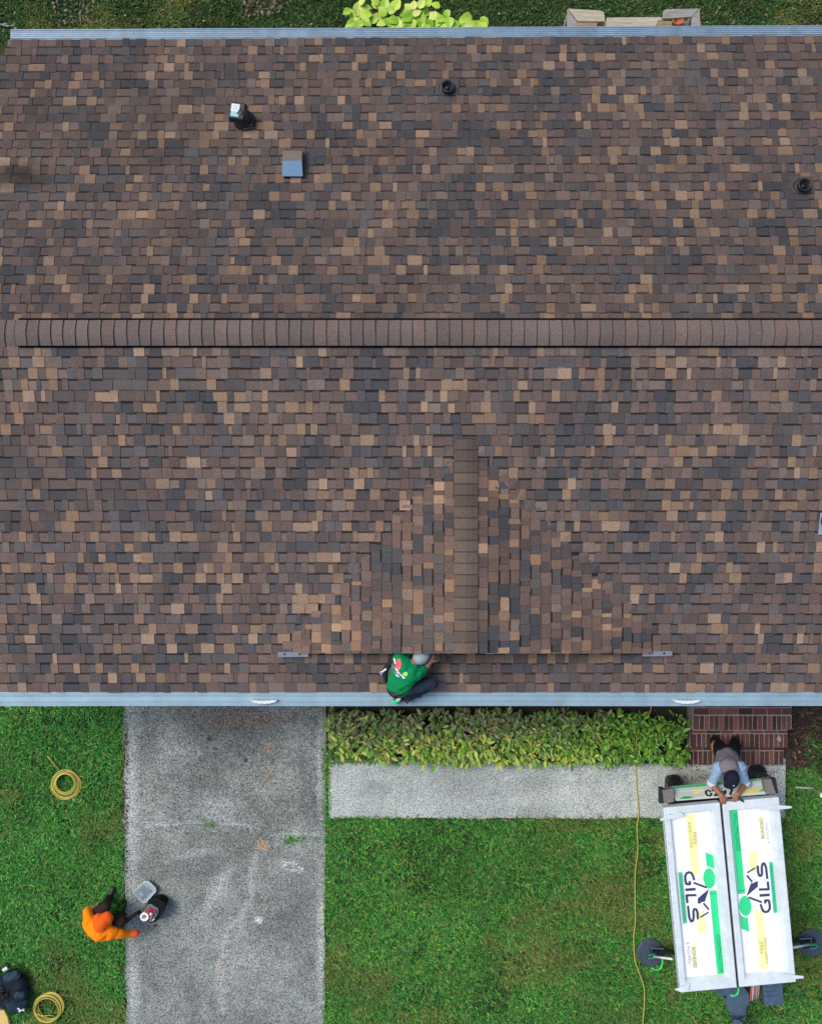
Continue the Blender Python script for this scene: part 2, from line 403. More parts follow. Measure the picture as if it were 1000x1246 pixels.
# ------------------------------------------------------------------ house
Z_E = 2.6; TR = .25
Y_FE = W(0, 842, Z_E).y
Y_R = 1.974; Z_R = Z_E + TR * (Y_R - Y_FE)
XL, XR = -6.3, 6.6
def Y_BE(x): return 5.697 + (x + 4.96) * (.052 / 9.92)
def backleft(v): return -4.862 * (1 - v) + -6.0 * v   # v: 0 at the eave, 1 at the ridge
def ff(x, v): return Vector((x, Y_FE + (Y_R - Y_FE) * v, Z_E + (Z_R - Z_E) * v))
def ffw(x, v):      # courses climb a little onto the porch gable, as in a woven valley
    q = ff(x, v)
    if q.y > y_front(x) + .17 and XG - GL < x < XG + GRr: q.z = max(q.z, gz(x))
    return q
def fb(x, v): return Vector((x, Y_BE(x) + (Y_R - Y_BE(x)) * v, Z_E + (Z_R - Z_E) * v))
house = thing('house', (0, 1.8, 0), 'long house under a brown blended shingle roof with pale blue gutters', 'house')
# walls
w = MB(); w.box((.2, (Y_FE + .42 + 5.25) / 2, 1.25), (11.0 - .0, 5.25 - Y_FE - .42, 2.5))
obj('wall', w, M['wall'], house)
# roof deck
T_DECK = .10
def slabpoly(q, t):  # q list of Vectors (top), dropped by t
    return MB().hull([a - Vector((0, 0, t)) for a in q], q)
roof = MB()
dz = Vector((0, 0, -.006))
qa = [ff(XL, 0) + dz, ff(XR, 0) + dz, ff(XR, 1) + dz, ff(XL, 1) + dz]
roof.hull([a - Vector((0, 0, T_DECK)) for a in qa], qa, (.05, .04, .035))
qb = [fb(XR, 0) + dz, fb(backleft(0) + .02, 0) + dz, fb(backleft(1), 1) + dz, fb(XR, 1) + dz]
roof.hull([a - Vector((0, 0, T_DECK)) for a in qb], qb, (.05, .04, .035))
roofo = obj('roof', roof, M['dark'], house, origin=(0, 1.9, 2.6))

# gable over the porch, facing the street
ZG = 3.359; XG = .622; Y_GF = -1.597; TGL = .287; TGR = .25
def gz(x): return ZG - (TGL * (XG - x) if x < XG else TGR * (x - XG))
def mz(y): return Z_E + TR * (y - Y_FE)
YG_TOP = (ZG - Z_E) / TR + Y_FE

palette = [((98, 83, 77), 26), ((90, 77, 72), 15), ((105, 88, 79), 12), ((131, 107, 86), 15), ((144, 121, 100), 9), ((78, 72, 71), 9), ((66, 67, 70), 9), ((83, 79, 78), 8), ((111, 97, 88), 8)]
PM = lin((96, 82, 76))
pc = [tuple((a * .84 + m_ * .16) * b for a, m_, b in zip(lin(c), PM, (.98, 1.0, 1.03))) for c, _ in palette]
pg = [tuple(a * b for a, b in zip(lin(c), (1.0, 1.0, 1.0))) for c, _ in palette]; pwt = [w for _, w in palette]
DARKSET = {5, 6, 7}
PIECES = []   # (screen size, verts, faces, cols, group)
def piece(P, x0, x1, va, vb, vc, Nn, t, col, band, bandcol, tag_):
    """one exposed shingle tab: butt edge at va, next course starts at vb, runs under it to vc"""
    vs = []; hh = [t, t * .62, t * .55, .0015]
    vm = va + (vb - va) * (.80 if band else .93)
    for v, h in zip((va, vm, vb, vc), hh):
        for x in (x0, x1): vs.append(P(x, v) + Nn * h)
    b0 = len(vs); vs += [P(x0, va) - Nn * .004, P(x1, va) - Nn * .004, P(x0, vc) - Nn * .004, P(x1, vc) - Nn * .004]
    fs = [(0, 1, 3, 2), (2, 3, 5, 4), (4, 5, 7, 6), (b0, b0 + 1, 1, 0), (b0, 0, 2, 4, 6, b0 + 2), (b0 + 1, b0 + 3, 7, 5, 3, 1)]
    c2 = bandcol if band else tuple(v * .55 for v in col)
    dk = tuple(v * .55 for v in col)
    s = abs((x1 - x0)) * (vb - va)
    PIECES.append((s, vs, fs, [col, c2, c2, dk, dk, dk], tag_))

def shingle_field(P, xl, xr, nrows, Nn, exp_m, tag_, skip=None, flip=False, cb=1.0, warm=0.0, vmax=1.0, seed=1, u0=0, bandp=1.0):
    rd = random.Random(seed)
    prev = []
    for k in range(nrows):
        va = k / nrows * vmax; vb = (k + 1) / nrows * vmax; vc = (k + 1.22) / nrows * vmax
        if k == nrows - 1: vc = vb
        a, e = xl(va), xr(va)
        if e - a < .05: continue
        x = a - rd.uniform(0, .12); proud = rd.random() < .5; cur = []
        runleft = 0; runcol = 0
        while x < e:
            wd = rd.choice([.05, .07, .08, .09, .10, .105, .115, .12, .135, .155]) * rd.uniform(.9, 1.1)
            if not proud and rd.random() < .35: wd *= 1.35
            x0 = max(x, a); x1 = min(x + wd, e)
            xm = (x0 + x1) / 2
            if runleft <= 0:
                runcol = rd.choices(range(len(pc)), pwt)[0]
                runleft = rd.choice([1, 1, 1, 1, 2, 2, 3]) if runcol in DARKSET else 1
                for (p0, p1, pcx) in prev:   # dark blends run over two courses now and then
                    if p0 < xm < p1 and pcx in DARKSET and rd.random() < .20: runcol = pcx
                if not proud and runcol in (3, 4) and rd.random() < .65: runcol = rd.choice([0, 1, 2])
            runleft -= 1
            cur.append((x0, x1, runcol))
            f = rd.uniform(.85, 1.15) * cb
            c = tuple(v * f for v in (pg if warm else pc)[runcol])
            if warm: c = (c[0] * (1 + warm), c[1] * (1 + warm * .2), c[2] * (1 - warm * .3))
            if x1 - x0 > .012 and not (skip and skip(P(x0, va), P(x1, va), P(xm, vb))):
                t = (.014 if proud else .006) + rd.uniform(0, .0015)
                j0 = rd.uniform(-.02, .02) / nrows * 2; 
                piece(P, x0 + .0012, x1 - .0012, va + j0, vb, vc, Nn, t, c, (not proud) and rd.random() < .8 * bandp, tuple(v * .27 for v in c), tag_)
            x += wd; proud = (not proud) if rd.random() < .92 else proud
        prev = cur
nf = Vector((0, -TR, 1)).normalized(); nb = Vector((0, (Z_R - Z_E) / (5.72 - Y_R), 1)).normalized()
weave = [.01]; rdw = random.Random(77)
def under_gable(a, b_, c_):
    weave[0] = rdw.uniform(.0, .022)
    for q in (a, b_, c_):
        if q.y < y_front(q.x) - .03 or gz(q.x) < mz(q.y) + weave[0]: return False
    return True
# gable planes: courses stacked towards the gable ridge, tabs counted along Y
GL = 2.15; GRr = 2.47
def fgl(y, v): x = XG - GL * (1 - v); return Vector((x, -y, max(gz(x), mz(-y))))      # y here counts towards the street
def fgr(y, v): x = XG + GRr * (1 - v); return Vector((x, y, max(gz(x), mz(y))))
def y_front(x): return -172 * (CZ - gz(x)) / F      # rake edge of the gable: leans forward a little towards its feet
def valley_y(x): return (gz(x) - Z_E) / TR + Y_FE
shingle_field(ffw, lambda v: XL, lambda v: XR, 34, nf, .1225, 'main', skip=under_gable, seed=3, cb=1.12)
shingle_field(fb, backleft, lambda v: XR, 33, nb, .115, 'main', seed=5, cb=.86)  # same blend darkened: the back slope's dimmer light is put into the colour
ngl = Vector((-TGL, 0, 1)).normalized(); ngr = Vector((TGR, 0, 1)).normalized()
shingle_field(fgl, lambda v: -(valley_y(XG - GL * (1 - v)) + rdw.uniform(-.02, .08)), lambda v: -y_front(XG - GL * (1 - v)), 18, ngl, .12, 'gable', seed=31, warm=.07, cb=1.06, bandp=.55)
shingle_field(fgr, lambda v: y_front(XG + GRr * (1 - v)), lambda v: valley_y(XG + GRr * (1 - v)) + rdw.uniform(-.02, .08), 20, ngr, .12, 'gable', seed=12, warm=.06, cb=1.05, bandp=.55)
# gable deck, fascia and gable wall
gd = MB()
e_ = Vector((0, 0, -.004))
def G3(x, y, d=0): return Vector((x, y, gz(x) - .006 - d))
a1 = [G3(XG - GL, y_front(XG - GL)), G3(XG, Y_GF), G3(XG, YG_TOP), ]
gd.hull([q - Vector((0, 0, .09)) for q in a1], a1, (.05, .04, .03))
a2 = [G3(XG, Y_GF), G3(XG + GRr, y_front(XG + GRr)), G3(XG, YG_TOP)]
gd.hull([q - Vector((0, 0, .09)) for q in a2], a2, (.05, .04, .03))
gable = obj('gable_roof', gd, M['dark'], house, origin=(XG, -.6, 3.0))
gw = MB(); yw = Y_GF + .16
tri = [(XG - GL + .35, mz(yw) - .02), (XG + GRr - .35, mz(yw) - .02), (XG, ZG - .10)]
gw.hull([Vector((x, yw + .05, z)) for x, z in tri], [Vector((x, yw, z)) for x, z in tri], (.5, .5, .48))
obj('gable_wall', gw, M['wall'], house)
for sgn, ww, tt in ((-1, GL, TGL), (1, GRr, TGR)):
    f_ = MB(); x_ = XG + sgn * (ww - .06)
    q = [Vector((XG, Y_GF - .004, ZG - .012)), Vector((x_, y_front(x_) - .004, gz(x_) - .012))]
    pts = [q[0], q[1], q[1] - Vector((0, 0, .10)), q[0] - Vector((0, 0, .10))]
    f_.hull(pts, [p_ + Vector((0, .018, 0)) for p_ in pts], (.6, .6, .58))
    obj('fascia_board', f_, M['white'], gable)

# the 300 largest tabs are parts, the rest one part
D_ = lambda q: CZ - q[2]
sc = []
for i, (s, vs, fs, cs, tg) in enumerate(PIECES):
    q = vs[0]; inside = abs(q.x) * F / D_(q) < 490 and abs(q.y) * F / D_(q) < 610
    sc.append((s * (F / D_(q)) ** 2 * (1 if inside else 0), i))
big = set(i for _, i in sorted(sc, reverse=True)[:300])
rest = {'main': MB(), 'gable': MB()}
for i, (s, vs, fs, cs, tg) in enumerate(PIECES):
    par = roofo if tg == 'main' else gable
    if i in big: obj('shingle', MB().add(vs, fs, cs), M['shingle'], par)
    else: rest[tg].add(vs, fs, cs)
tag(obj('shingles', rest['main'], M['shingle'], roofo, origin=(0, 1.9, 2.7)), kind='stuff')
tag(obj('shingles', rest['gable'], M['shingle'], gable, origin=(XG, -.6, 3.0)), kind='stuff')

# ridge vent and ridge caps
X_VENT = W(22, 0, Z_R).x
rv = MB()
for s in (-1, 1):
    sl = TR if s < 0 else .278
    wv_ = .156 if s < 0 else .166; y1 = Y_R + s * wv_; z1 = Z_R - wv_ * sl
    a = [Vector((X_VENT, Y_R, Z_R + .045)), Vector((XR, Y_R, Z_R + .045)), Vector((XR, y1, z1 + .032)), Vector((X_VENT, y1, z1 + .032))]
    if s > 0: a = [a[1], a[0], a[3], a[2]]
    rv.hull([p_ - Vector((0, 0, .045)) for p_ in a], a, (.012, .012, .013))
obj('ridge_vent', rv, simple('vent baffle', (.004, .004, .005), 1.0, 0, .2, 40, 0, .05), house)
x = XL; rd = random.Random(21)
while x < XR - .1:
    on = x > X_VENT - .115; lift = .050 if on else .014; stp = (.1362 if on else .115) * rd.uniform(.95, 1.05)
    hw = .140 if on else .150; f_ = rd.uniform(.84, 1.08); c = tuple(v * f_ for v in lin((102, 92, 88)))
    if rd.random() < .25: c = tuple(a * b for a, b in zip(c, (1.08, .98, .95)))
    m_ = MB(); th = .009; prof = []
    sk = rd.uniform(-.004, .004)
    for t in (-1, -.55, -.18, .18, .55, 1):
        y = Y_R + t * hw; z = Z_R + lift - abs(t) ** 1.35 * hw * .27 - (.006 if abs(t) == 1 else 0)
        prof.append((y, z))
    bot = []; vs = []
    for (xx, zz) in ((x, 0.0), (x + .013, .001), (x + stp * .86, .007), (x + stp, .0105)):
        for i, (y, z) in enumerate(prof): vs.append(Vector((xx + sk * (i - 2.5) * .4, y, z + zz)))
    n_ = len(prof)
    for (xx, zz) in ((x, -th), (x + stp, -th)):
        for i, (y, z) in enumerate(prof): vs.append(Vector((xx + sk * (i - 2.5) * .4, y, z + zz)))
    fs = []; cs = []
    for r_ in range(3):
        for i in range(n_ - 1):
            fs.append((r_ * n_ + i, (r_ + 1) * n_ + i, (r_ + 1) * n_ + i + 1, r_ * n_ + i + 1)); cs.append(tuple(v * .5 for v in c) if r_ == 0 else c)  # first strip darkened as a painted shadow line below the previous cap's edge
    for i in range(n_ - 1):
        fs.append((3 * n_ + i, 5 * n_ + i, 5 * n_ + i + 1, 3 * n_ + i + 1)); cs.append(tuple(v * .35 for v in c))
    fs.append((0, n_, 2 * n_, 3 * n_, 5 * n_, 4 * n_)); cs.append(tuple(v * 1.1 for v in c))
    e0 = n_ - 1; fs.append((e0, 4 * n_ + e0, 5 * n_ + e0, 3 * n_ + e0, 2 * n_ + e0, n_ + e0)); cs.append(tuple(v * 1.25 for v in c))
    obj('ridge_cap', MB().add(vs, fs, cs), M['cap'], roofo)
    # the dark line between neighbouring caps is shade painted on each cap's first strip
    x += stp + (.0012 if on else 0)
gapm = MB()
y = Y_GF; k = 0
while y < YG_TOP - .03:
    stp = .128; hw = .135; f_ = rd.uniform(.86, 1.08); c = tuple(v * f_ for v in lin(rd.choice([(98, 84, 76), (88, 77, 71), (100, 87, 78)])))
    prof = [(-1, -.036), (-.45, -.010), (0, .0), (.45, -.010), (1, -.036)]; vs = []
    for yy, zz in ((y, .009), (y + stp * .88, .0015), (y + stp, 0)):
        for t, z in prof: vs.append(Vector((XG + t * hw, yy, ZG + .020 + z + zz)))
    for yy in (y, y + stp):
        for t, z in prof: vs.append(Vector((XG + t * hw, yy, ZG + .008 + z)))
    fs = []; cs = []
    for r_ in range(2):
        for i in range(4): fs.append((r_ * 5 + i, r_ * 5 + i + 1, (r_ + 1) * 5 + i + 1, (r_ + 1) * 5 + i)); cs.append(c if r_ == 0 else tuple(v * .62 for v in c))  # last strip darkened: shadow line under the next cap's edge, painted in
    for i in range(4): fs.append((15 + i, 15 + i + 1, i + 1, i)); cs.append(tuple(v * .3 for v in c))
    fs.append((0, 5, 10, 20, 15)); cs.append(tuple(v * .6 for v in c)); fs.append((4, 19, 24, 14, 9)); cs.append(tuple(v * .6 for v in c))
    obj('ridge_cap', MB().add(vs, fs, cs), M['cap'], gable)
    y += stp

# gutters
def gutter(pts, out, z, ribs, mat, name_out):
    """pts: roof edge polyline; out: outward sign; box gutter with a guard sheet on top"""
    g_ = MB(); wdt = .172 if out < 0 else .137
    n = len(pts)
    prof = [(0, .012), (.012, .016)]
    for r_ in range(ribs):
        t = .02 + (wdt - .04) * (r_ + .5) / ribs
        prof += [(t - .006, .013), (t - .002, .020), (t + .002, .020), (t + .006, .013)]
    prof += [(wdt - .014, .010), (wdt - .010, .018), (wdt, .018), (wdt, -.03), (wdt - .02, -.06), (wdt - .035, -.11), (.03, -.11), (.0, -.10)]
    vs = []
    for (x, y) in pts:
        for (d, h) in prof: vs.append(Vector((x, y + out * d, z + h)))
    k = len(prof); fs = []
    for i in range(n - 1):
        for j in range(k):
            q = (i * k + j, i * k + (j + 1) % k, (i + 1) * k + (j + 1) % k, (i + 1) * k + j)
            fs.append(q if out > 0 else tuple(reversed(q)))
    fs.append(tuple(range(k))); fs.append(tuple((n - 1) * k + j for j in range(k)))
    return obj('gutter', g_.add(vs, fs), mat, house)
gutter([(x, Y_FE - .002 + .0015 * math.sin(x * 1.7)) for x in np.linspace(XL, XR, 24)], -1, Z_E - .03, 2, M['gutter'], '')
gutter([(x, Y_BE(x) + .0015 * math.sin(x * 2.1)) for x in np.linspace(W(12, 0, Z_E).x, XR, 24)], 1, Z_E - .03, 4, M['gutterb'], '')

# splash guards on the front gutter, under the two valleys
for (px, lab) in ((321, None), (835, None)):
    s_ = MB(); c0 = W(px, 853, 2.62); vs_o = []; vs_i = []
    n = 14
    for i in range(n + 1):
        t = i / n * 2 - 1; x = c0.x + t * .158
        y = c0.y - .022 * (1 - t * t) + .008 + .003 * math.sin(i * 2.3); wv = .012 + .024 * (1 - t ** 4)
        vs_o.append((x, y - wv * .5)); vs_i.append((x, y + wv * .5))
    outl = vs_o + list(reversed(vs_i))
    zt = c0.z + .03
    s_.plate(outl, c0.z - .03, zt)
    obj('splash_guard', s_, M['white'], house, bevel=.002)
    # worn lower lip
    s2 = MB()
    for i in range(5):
        s2.box((c0.x - .10 + i * .05, c0.y + .022, c0.z + .01), (.012, .004, .02), col=(.2, .16, .12))
    obj('rivets', s2, M['paint'], house)
# metal strips at the feet of the porch gable
for (x0, x1, yy) in ((338, 375, 797), (782, 818, 796)):
    a = W(x0, yy - 3.2, 2.80); b_ = W(x1, yy - 3.5, 2.80); c_ = W(x1, yy + 2.6, 2.80); d_ = W(x0, yy + 3.2, 2.80)
    f_ = MB(); pts = [d_, c_, b_, a]
    f_.hull([Vector((q.x, q.y, mz(q.y) + .016)) for q in pts], [Vector((q.x, q.y, mz(q.y) + .075)) for q in pts])
    st = obj('flashing_strip', f_, M['galv'], house)
    sc_ = MB()
    for t in (.22, .72):
        q = a.lerp(b_, t) * .6 + d_.lerp(c_, t) * .4; sc_.lathe((q.x, q.y, mz(q.y) + .075), [(.013, 0), (.013, .004), (.006, .007)], 10, (.06, .06, .08))
    obj('screw', sc_, M['blackmetal'], st)

def on_back(px, py):
    """point of the back slope seen at a survey spot"""
    z = 3.0
    for _ in range(12):
        q = W(px, py, z); v = (Y_BE(q.x) - q.y) / (Y_BE(q.x) - Y_R); z = Z_E + (Z_R - Z_E) * v
    return q
Rb = Matrix.Rotation(-math.atan(.278), 3, 'X')
# pipe boots
for (px, py) in ((544, 107), (975, 226)):
    q = on_back(px, py + 1)
    fl = MB().box(q + nb * .014 + Vector((0, .015, 0)), (.27, .22, .004), Rb, lin((76, 70, 68)))
    boot = obj('vent_boot', fl, M['shingle'], house)
    c_ = MB().lathe(q + Vector((0, -.01, 0)), [(.105, -.02), (.104, .02), (.094, .045), (.086, .05)], 28); obj('collar', c_, M['black'], boot, smooth=True)
    p_ = MB(); top = q + Vector((0, -.01, .02))
    p_.lathe(top, [(.075, 0), (.075, .085), (.070, .088), (.063, .088), (.060, .02), (.01, .015)], 28, (.10, .12, .13))
    obj('pipe', p_, M['blackmetal'], boot, smooth=True)
    i_ = MB().lathe(top, [(.028, 0), (.028, .05), (.004, .052)], 14); obj('pipe_core', i_, M['blackmetal'], boot, smooth=True)
# gooseneck vent with a pale stickered hood
q = on_back(298, 148)
gv = MB().lathe(q, [(.125, -.02), (.13, .03), (.105, .09), (.09, .10)], 22)
gvo = obj('gooseneck_vent', gv, M['black'], house, smooth=True)
neck = MB().tube([q + Vector((.0, .0, .08)), q + Vector((.0, .0, .13)), q + Vector((-.02, .02, .17)), q + Vector((-.05, .04, .18))], [.10, .10, .10, .09], 16); obj('neck', neck, M['black'], gvo, smooth=True)
hd = q + Vector((-.048, .035, .20)); Rz = Matrix.Rotation(R(-8), 3, 'Z')
h_ = MB().box(hd, (.20, .22, .10), Rz, taper=.86); obj('hood', h_, M['black'], gvo, bevel=.012)
l_ = MB(); l_.box(hd + Vector((-.02, .03, .053)), (.095, .088, .004), Rz, (.62, .68, .70)); l_.box(hd + Vector((-.028, -.043, .053)), (.092, .058, .004), Rz, (.30, .48, .58))
for i in range(3): l_.box(hd + Vector((-.02, .055 - i * .022, .0562)), (.06, .004, .001), Rz, (.3, .34, .36))
obj('sticker', l_, M['paint'], gvo)
fn = MB()
for i in range(3): fn.box(q + Vector((.05, -.085 - i * .018, .10 - i * .03)), (.11, .008, .02), Matrix.Rotation(R(10), 3, 'Z'), (.09, .085, .08))
obj('louvre', fn, M['paint'], gvo)
# box vent: brownish upper cap, lower apron with the sky's reflection painted on in blue
q = on_back(357, 201); bxv = MB().box(q + nb * .008, (.34, .36, .004), Rb); bv = obj('box_vent', bxv, M['blackmetal'], house)
b2 = MB(); x0, x1 = -.118, .118
def bq(x, y, z): return q + Vector((x, y, 0)) + Vector((0, 0, -y * .278 + z))
topz = .135
P8 = [bq(x0, -.15, .012), bq(x1, -.15, .012), bq(x1, .16, .012), bq(x0, .16, .012)]
T8 = [bq(x0 + .004, -.145, .055), bq(x1 - .004, -.145, .055), bq(x1 - .008, .135, topz), bq(x0 + .008, .135, topz)]
mid0, mid1 = bq(x0 + .006, .005, topz + .004), bq(x1 - .006, .005, topz + .004)
b2.add(P8 + T8 + [mid0, mid1], [(0, 1, 5, 4), (2, 3, 7, 6), (8, 9, 6, 7), (1, 2, 6, 9, 5), (3, 0, 4, 8, 7)])
obj('vent_cap', b2, simple('olive brown vent metal', lin((104, 96, 88)), .5, .2), bv)
b3 = MB().add([a_ + Vector((0, 0, .004)) for a_ in (T8[0] + Vector((-.006, -.012, -.004)), T8[1] + Vector((.004, -.012, -.004)), mid1, mid0)] + [T8[0] + Vector((0, 0, -.01)), T8[1] + Vector((0, 0, -.01)), mid1 - Vector((0, 0, .01)), mid0 - Vector((0, 0, .01))], [(0, 1, 2, 3), (4, 7, 6, 5), (0, 4, 5, 1), (1, 5, 6, 2), (2, 6, 7, 3), (3, 7, 4, 0)])
obj('vent_apron', b3, simple('sky reflection blue', (.14, .26, .38), .4, .3, .08), bv)
# vent at the right edge of the front slope
q = W(1011, 633, 3.1); q.z = mz(q.y)
vb_ = MB().box(q + Vector((0, -.04, .015)), (.30, .26, .012), Matrix.Rotation(math.atan(TR), 3, 'X')); vo = obj('roof_vent', vb_, M['gutter'], house)
obj('collar', MB().lathe(q + Vector((0, 0, .02)), [(.14, 0), (.14, .1), (.10, .16), (.02, .17)], 20), M['black'], vo, smooth=True)

# ------------------------------------------------------------------ brick steps
steps = thing('brick_steps', W(900, 895, 0), 'dark red brick steps with pale mortar joints going up under the front gutter', 'steps')
mort = simple('pale mortar', (.30, .27, .25), .95, 0, .45, 40, .5)
SX0, SX1 = 4.045, 5.43
edges = [(931, .15), (910.5, .30), (888.5, .45)]
mbx = MB()
ye = [W(0, y, z).y for y, z in edges]
yback = Y_FE + .50
for (yf, (py, z)) in zip(ye, edges):
    mbx.box(((SX0 + SX1) / 2, (yf + .012 + yback) / 2, z / 2 - .004), (SX1 - SX0 - .01, yback - yf - .012, z - .008))
core = MB()
for i, (yf, (py, z)) in enumerate(zip(ye, edges)):
    y1 = ye[i + 1] if i < 2 else yback
    core.box(((SX0 + SX1) / 2, (yf + .012 + y1 + .012) / 2, z / 2 - .005), (SX1 - SX0 - .012, y1 - yf, z - .010))
obj('mortar_core', core, mort, steps)
rd = random.Random(4)
bc = [(88, 54, 52), (102, 66, 62), (72, 48, 48), (108, 74, 68), (82, 62, 60), (60, 46, 46)]
M['brick'] = vcol('brick', .9, .35, 70, .5, .2)
def brick(c, size, rz=0):
    f_ = rd.uniform(.9, 1.5); col = tuple(v * f_ for v in lin(rd.choice(bc)))
    b_ = MB().box(c, size, Matrix.Rotation(rz + rd.gauss(0, .006), 3, 'Z'), col)
    obj('brick', b_, M['brick'], steps, bevel=.003)
for i, (yf, (py, z)) in enumerate(zip(ye, edges)):
    x = SX0 + .003
    while x < SX1 - .05:
        wd = .0575 + rd.uniform(-.003, .003)
        brick((x + wd / 2, yf + .1 + rd.uniform(-.003, .003), z - .035 + rd.uniform(-.003, .002)), (wd - .002, .195, .07)); x += wd + .0115
    # stretcher course behind the tread bricks
    x = SX0 + .003; 
    if i < 2:
        while x < SX1 - .08:
            wd = min(.195, SX1 - x); brick((x + wd / 2, yf + .1975 + .032, z - .035 - .004), (wd, .040, .07)); x += wd + .011
for j in range(3):
    x = SX0 + .003 + (j % 2) * -.08
    while x < SX1 - .08:
        a = max(x, SX0 + .003); wd = min(x + .195, SX1) - a
        brick((a + wd / 2, ye[2] + .262 + j * .105, .45 - .035), (wd, .09, .07)); x += wd + .012 if x >= SX0 else .207
leafbits = MB()

# ------------------------------------------------------------------ back steps with wooden railing
rail = thing('wooden_railing', W(770, 25, 0), 'weathered wooden porch railing with two mitred corner caps behind the back gutter', 'railing')
def board(pts, z0, z1, mat, nm='board'):
    qs = [W(x, y, z1) for x, y in pts]
    o = obj(nm, MB().plate([(q.x, q.y) for q in reversed(qs)], z0, z1), mat, rail, bevel=.004); return o
zt = 1.0
board([(690.5, 9.5), (730, 12), (735, 14), (736, 25.5), (703, 25.5)], zt - .035, zt, M['wood'], 'rail_cap')
board([(690, 10), (702, 26), (701, 60), (690, 60)], zt - .035, zt - .001, M['woodgrey'], 'rail_cap')
board([(807, 12), (811, 10.5), (851, 9.5), (842, 20), (806, 22)], zt - .035, zt, M['woodgrey'], 'rail_cap')
board([(851.5, 9.6), (852, 60), (840, 60), (841.5, 21)], zt - .035, zt - .001, M['woodgrey'], 'rail_cap')
board([(738, 20.5), (805, 20), (805, 31), (738, 32)], .55, .59, M['wood'], 'tread')
board([(738, 33), (805, 32.5), (805, 60), (738, 60)], .55, .588, M['wood'], 'tread')
for x in (728, 801): board([(x, 23.5), (x + 7.5, 23.5), (x + 7.5, 32), (x, 32)], 0, .86, M['woodtan'], 'post')
for x in (691, 843): board([(x, 11), (x + 8, 11), (x + 8, 20), (x, 20)], 0, .96, M['woodgrey'], 'post')
dk = MB(); a = W(690, 60, .5); b_ = W(852, 26, .5); dk.box(((a.x + b_.x) / 2, (a.y + b_.y) / 2, .5), (b_.x - a.x, b_.y - a.y, .04)); obj('deck', dk, M['woodtan'], rail)
pot = thing('flower_pot', W(822, 28, .52), 'small terracotta pot tucked inside the right railing corner by the back gutter', 'pot')
obj('pot_wall', MB().lathe(W(822, 29, .52), [(.055, 0), (.07, .12), (.08, .12), (.08, .15), (.066, .15), (.06, .08), (.01, .07)], 18), simple('terracotta', lin((176, 96, 58)), .8), pot, smooth=True)

# ------------------------------------------------------------------ lawn blades
def inpoly(x, y, poly):
    r = np.zeros(len(x), bool); n = len(poly)
    for i in range(n):
        x1, y1 = poly[i]; x2, y2 = poly[(i + 1) % n]
        c = ((y1 > y) != (y2 > y)) & (x < (x2 - x1) * (y - y1) / (y2 - y1 + 1e-12) + x1); r ^= c
    return r
def pxpoly(p): return [(W(x, y, 0).x, W(x, y, 0).y) for x, y in p]
def blades(name, poly, dens, cols, label, hgt=(.03, .07), wid=.016, seed=1, darkpatch=.35, exclude=()):
    r = np.random.default_rng(seed); pp = pxpoly(poly)
    X0, X1 = min(p[0] for p in pp), max(p[0] for p in pp); Y0, Y1 = min(p[1] for p in pp), max(p[1] for p in pp)
    n = int((X1 - X0) * (Y1 - Y0) * dens); x = r.uniform(X0, X1, n); y = r.uniform(Y0, Y1, n)
    k = inpoly(x, y, pp)
    for (ex, ey, er) in exclude: k &= (x - ex) ** 2 + (y - ey) ** 2 > er * er
    thin = value_noise(x, y, 2.1, 91) * .6 + value_noise(x, y, 6.3, 92) * .4
    k &= ~((thin < .30) & (r.random(n) < .55))
    x = x[k]; y = y[k]; n = len(x)
    ang = r.uniform(0, 2 * np.pi, n); h = r.uniform(*hgt, n) * (.75 + .5 * value_noise(x, y, 3, 5)); lean = r.uniform(.3, 1.5, n) * h
    w_ = wid * r.uniform(.6, 1.3, n) / 2
    dx, dy = np.cos(ang), np.sin(ang); bend = r.normal(0, .5, n)
    ex, ey = np.cos(ang + bend), np.sin(ang + bend)
    tw = r.uniform(-.7, .7, n); sx, sy = -np.sin(ang + tw), np.cos(ang + tw)
    z0 = np.zeros(n)
    V = np.empty((n, 5, 3))
    V[:, 0] = np.stack([x - sx * w_, y - sy * w_, z0], 1); V[:, 1] = np.stack([x + sx * w_, y + sy * w_, z0], 1)
    mx, my = x + dx * lean * .45, y + dy * lean * .45
    V[:, 2] = np.stack([mx + sx * w_ * .8, my + sy * w_ * .8, h * .7], 1); V[:, 3] = np.stack([mx - sx * w_ * .8, my - sy * w_ * .8, h * .7], 1)
    V[:, 4] = np.stack([mx + ex * lean * .6, my + ey * lean * .6, h * .85], 1)
    b0 = np.arange(n)[:, None] * 5
    Fq = np.concatenate([b0 + np.array([[0, 1, 2]]), b0 + np.array([[0, 2, 3]]), b0 + np.array([[3, 2, 4]])], 0)
    ca = np.array([lin(c) for c in cols]); pk = r.integers(0, len(ca), n)
    C = ca[pk] * np.array([1.75, 2.05, 1.7]) * r.uniform(.5, 1.5, (n, 1))
    pt = value_noise(x, y, 1.1, 7) * .6 + value_noise(x, y, 3.7, 8) * .4
    yel = np.clip((pt - .48) * 3, 0, 1)[:, None]
    C = C * (1 - yel * .55) + yel * .55 * np.array(lin((112, 126, 52))) * r.uniform(.6, 1.3, (n, 1))
    str_ = (r.random(n) < .07 + .16 * (pt > .60))
    C[str_] = np.array(lin((150, 142, 96))) * r.uniform(.6, 1.1, (str_.sum(), 1))
    C *= (1 - darkpatch * .5 + darkpatch * value_noise(x, y, 1.9, 12))[:, None]
    C = np.concatenate([C, C, C * 1.1], 0)
    o = fastmesh(name, V.reshape(-1, 3), Fq, C, M['grass'])
    tag(o, label, 'grass', kind='stuff'); return o
GC = [(52, 102, 46), (44, 92, 42), (66, 118, 50), (36, 80, 42), (84, 126, 58)]
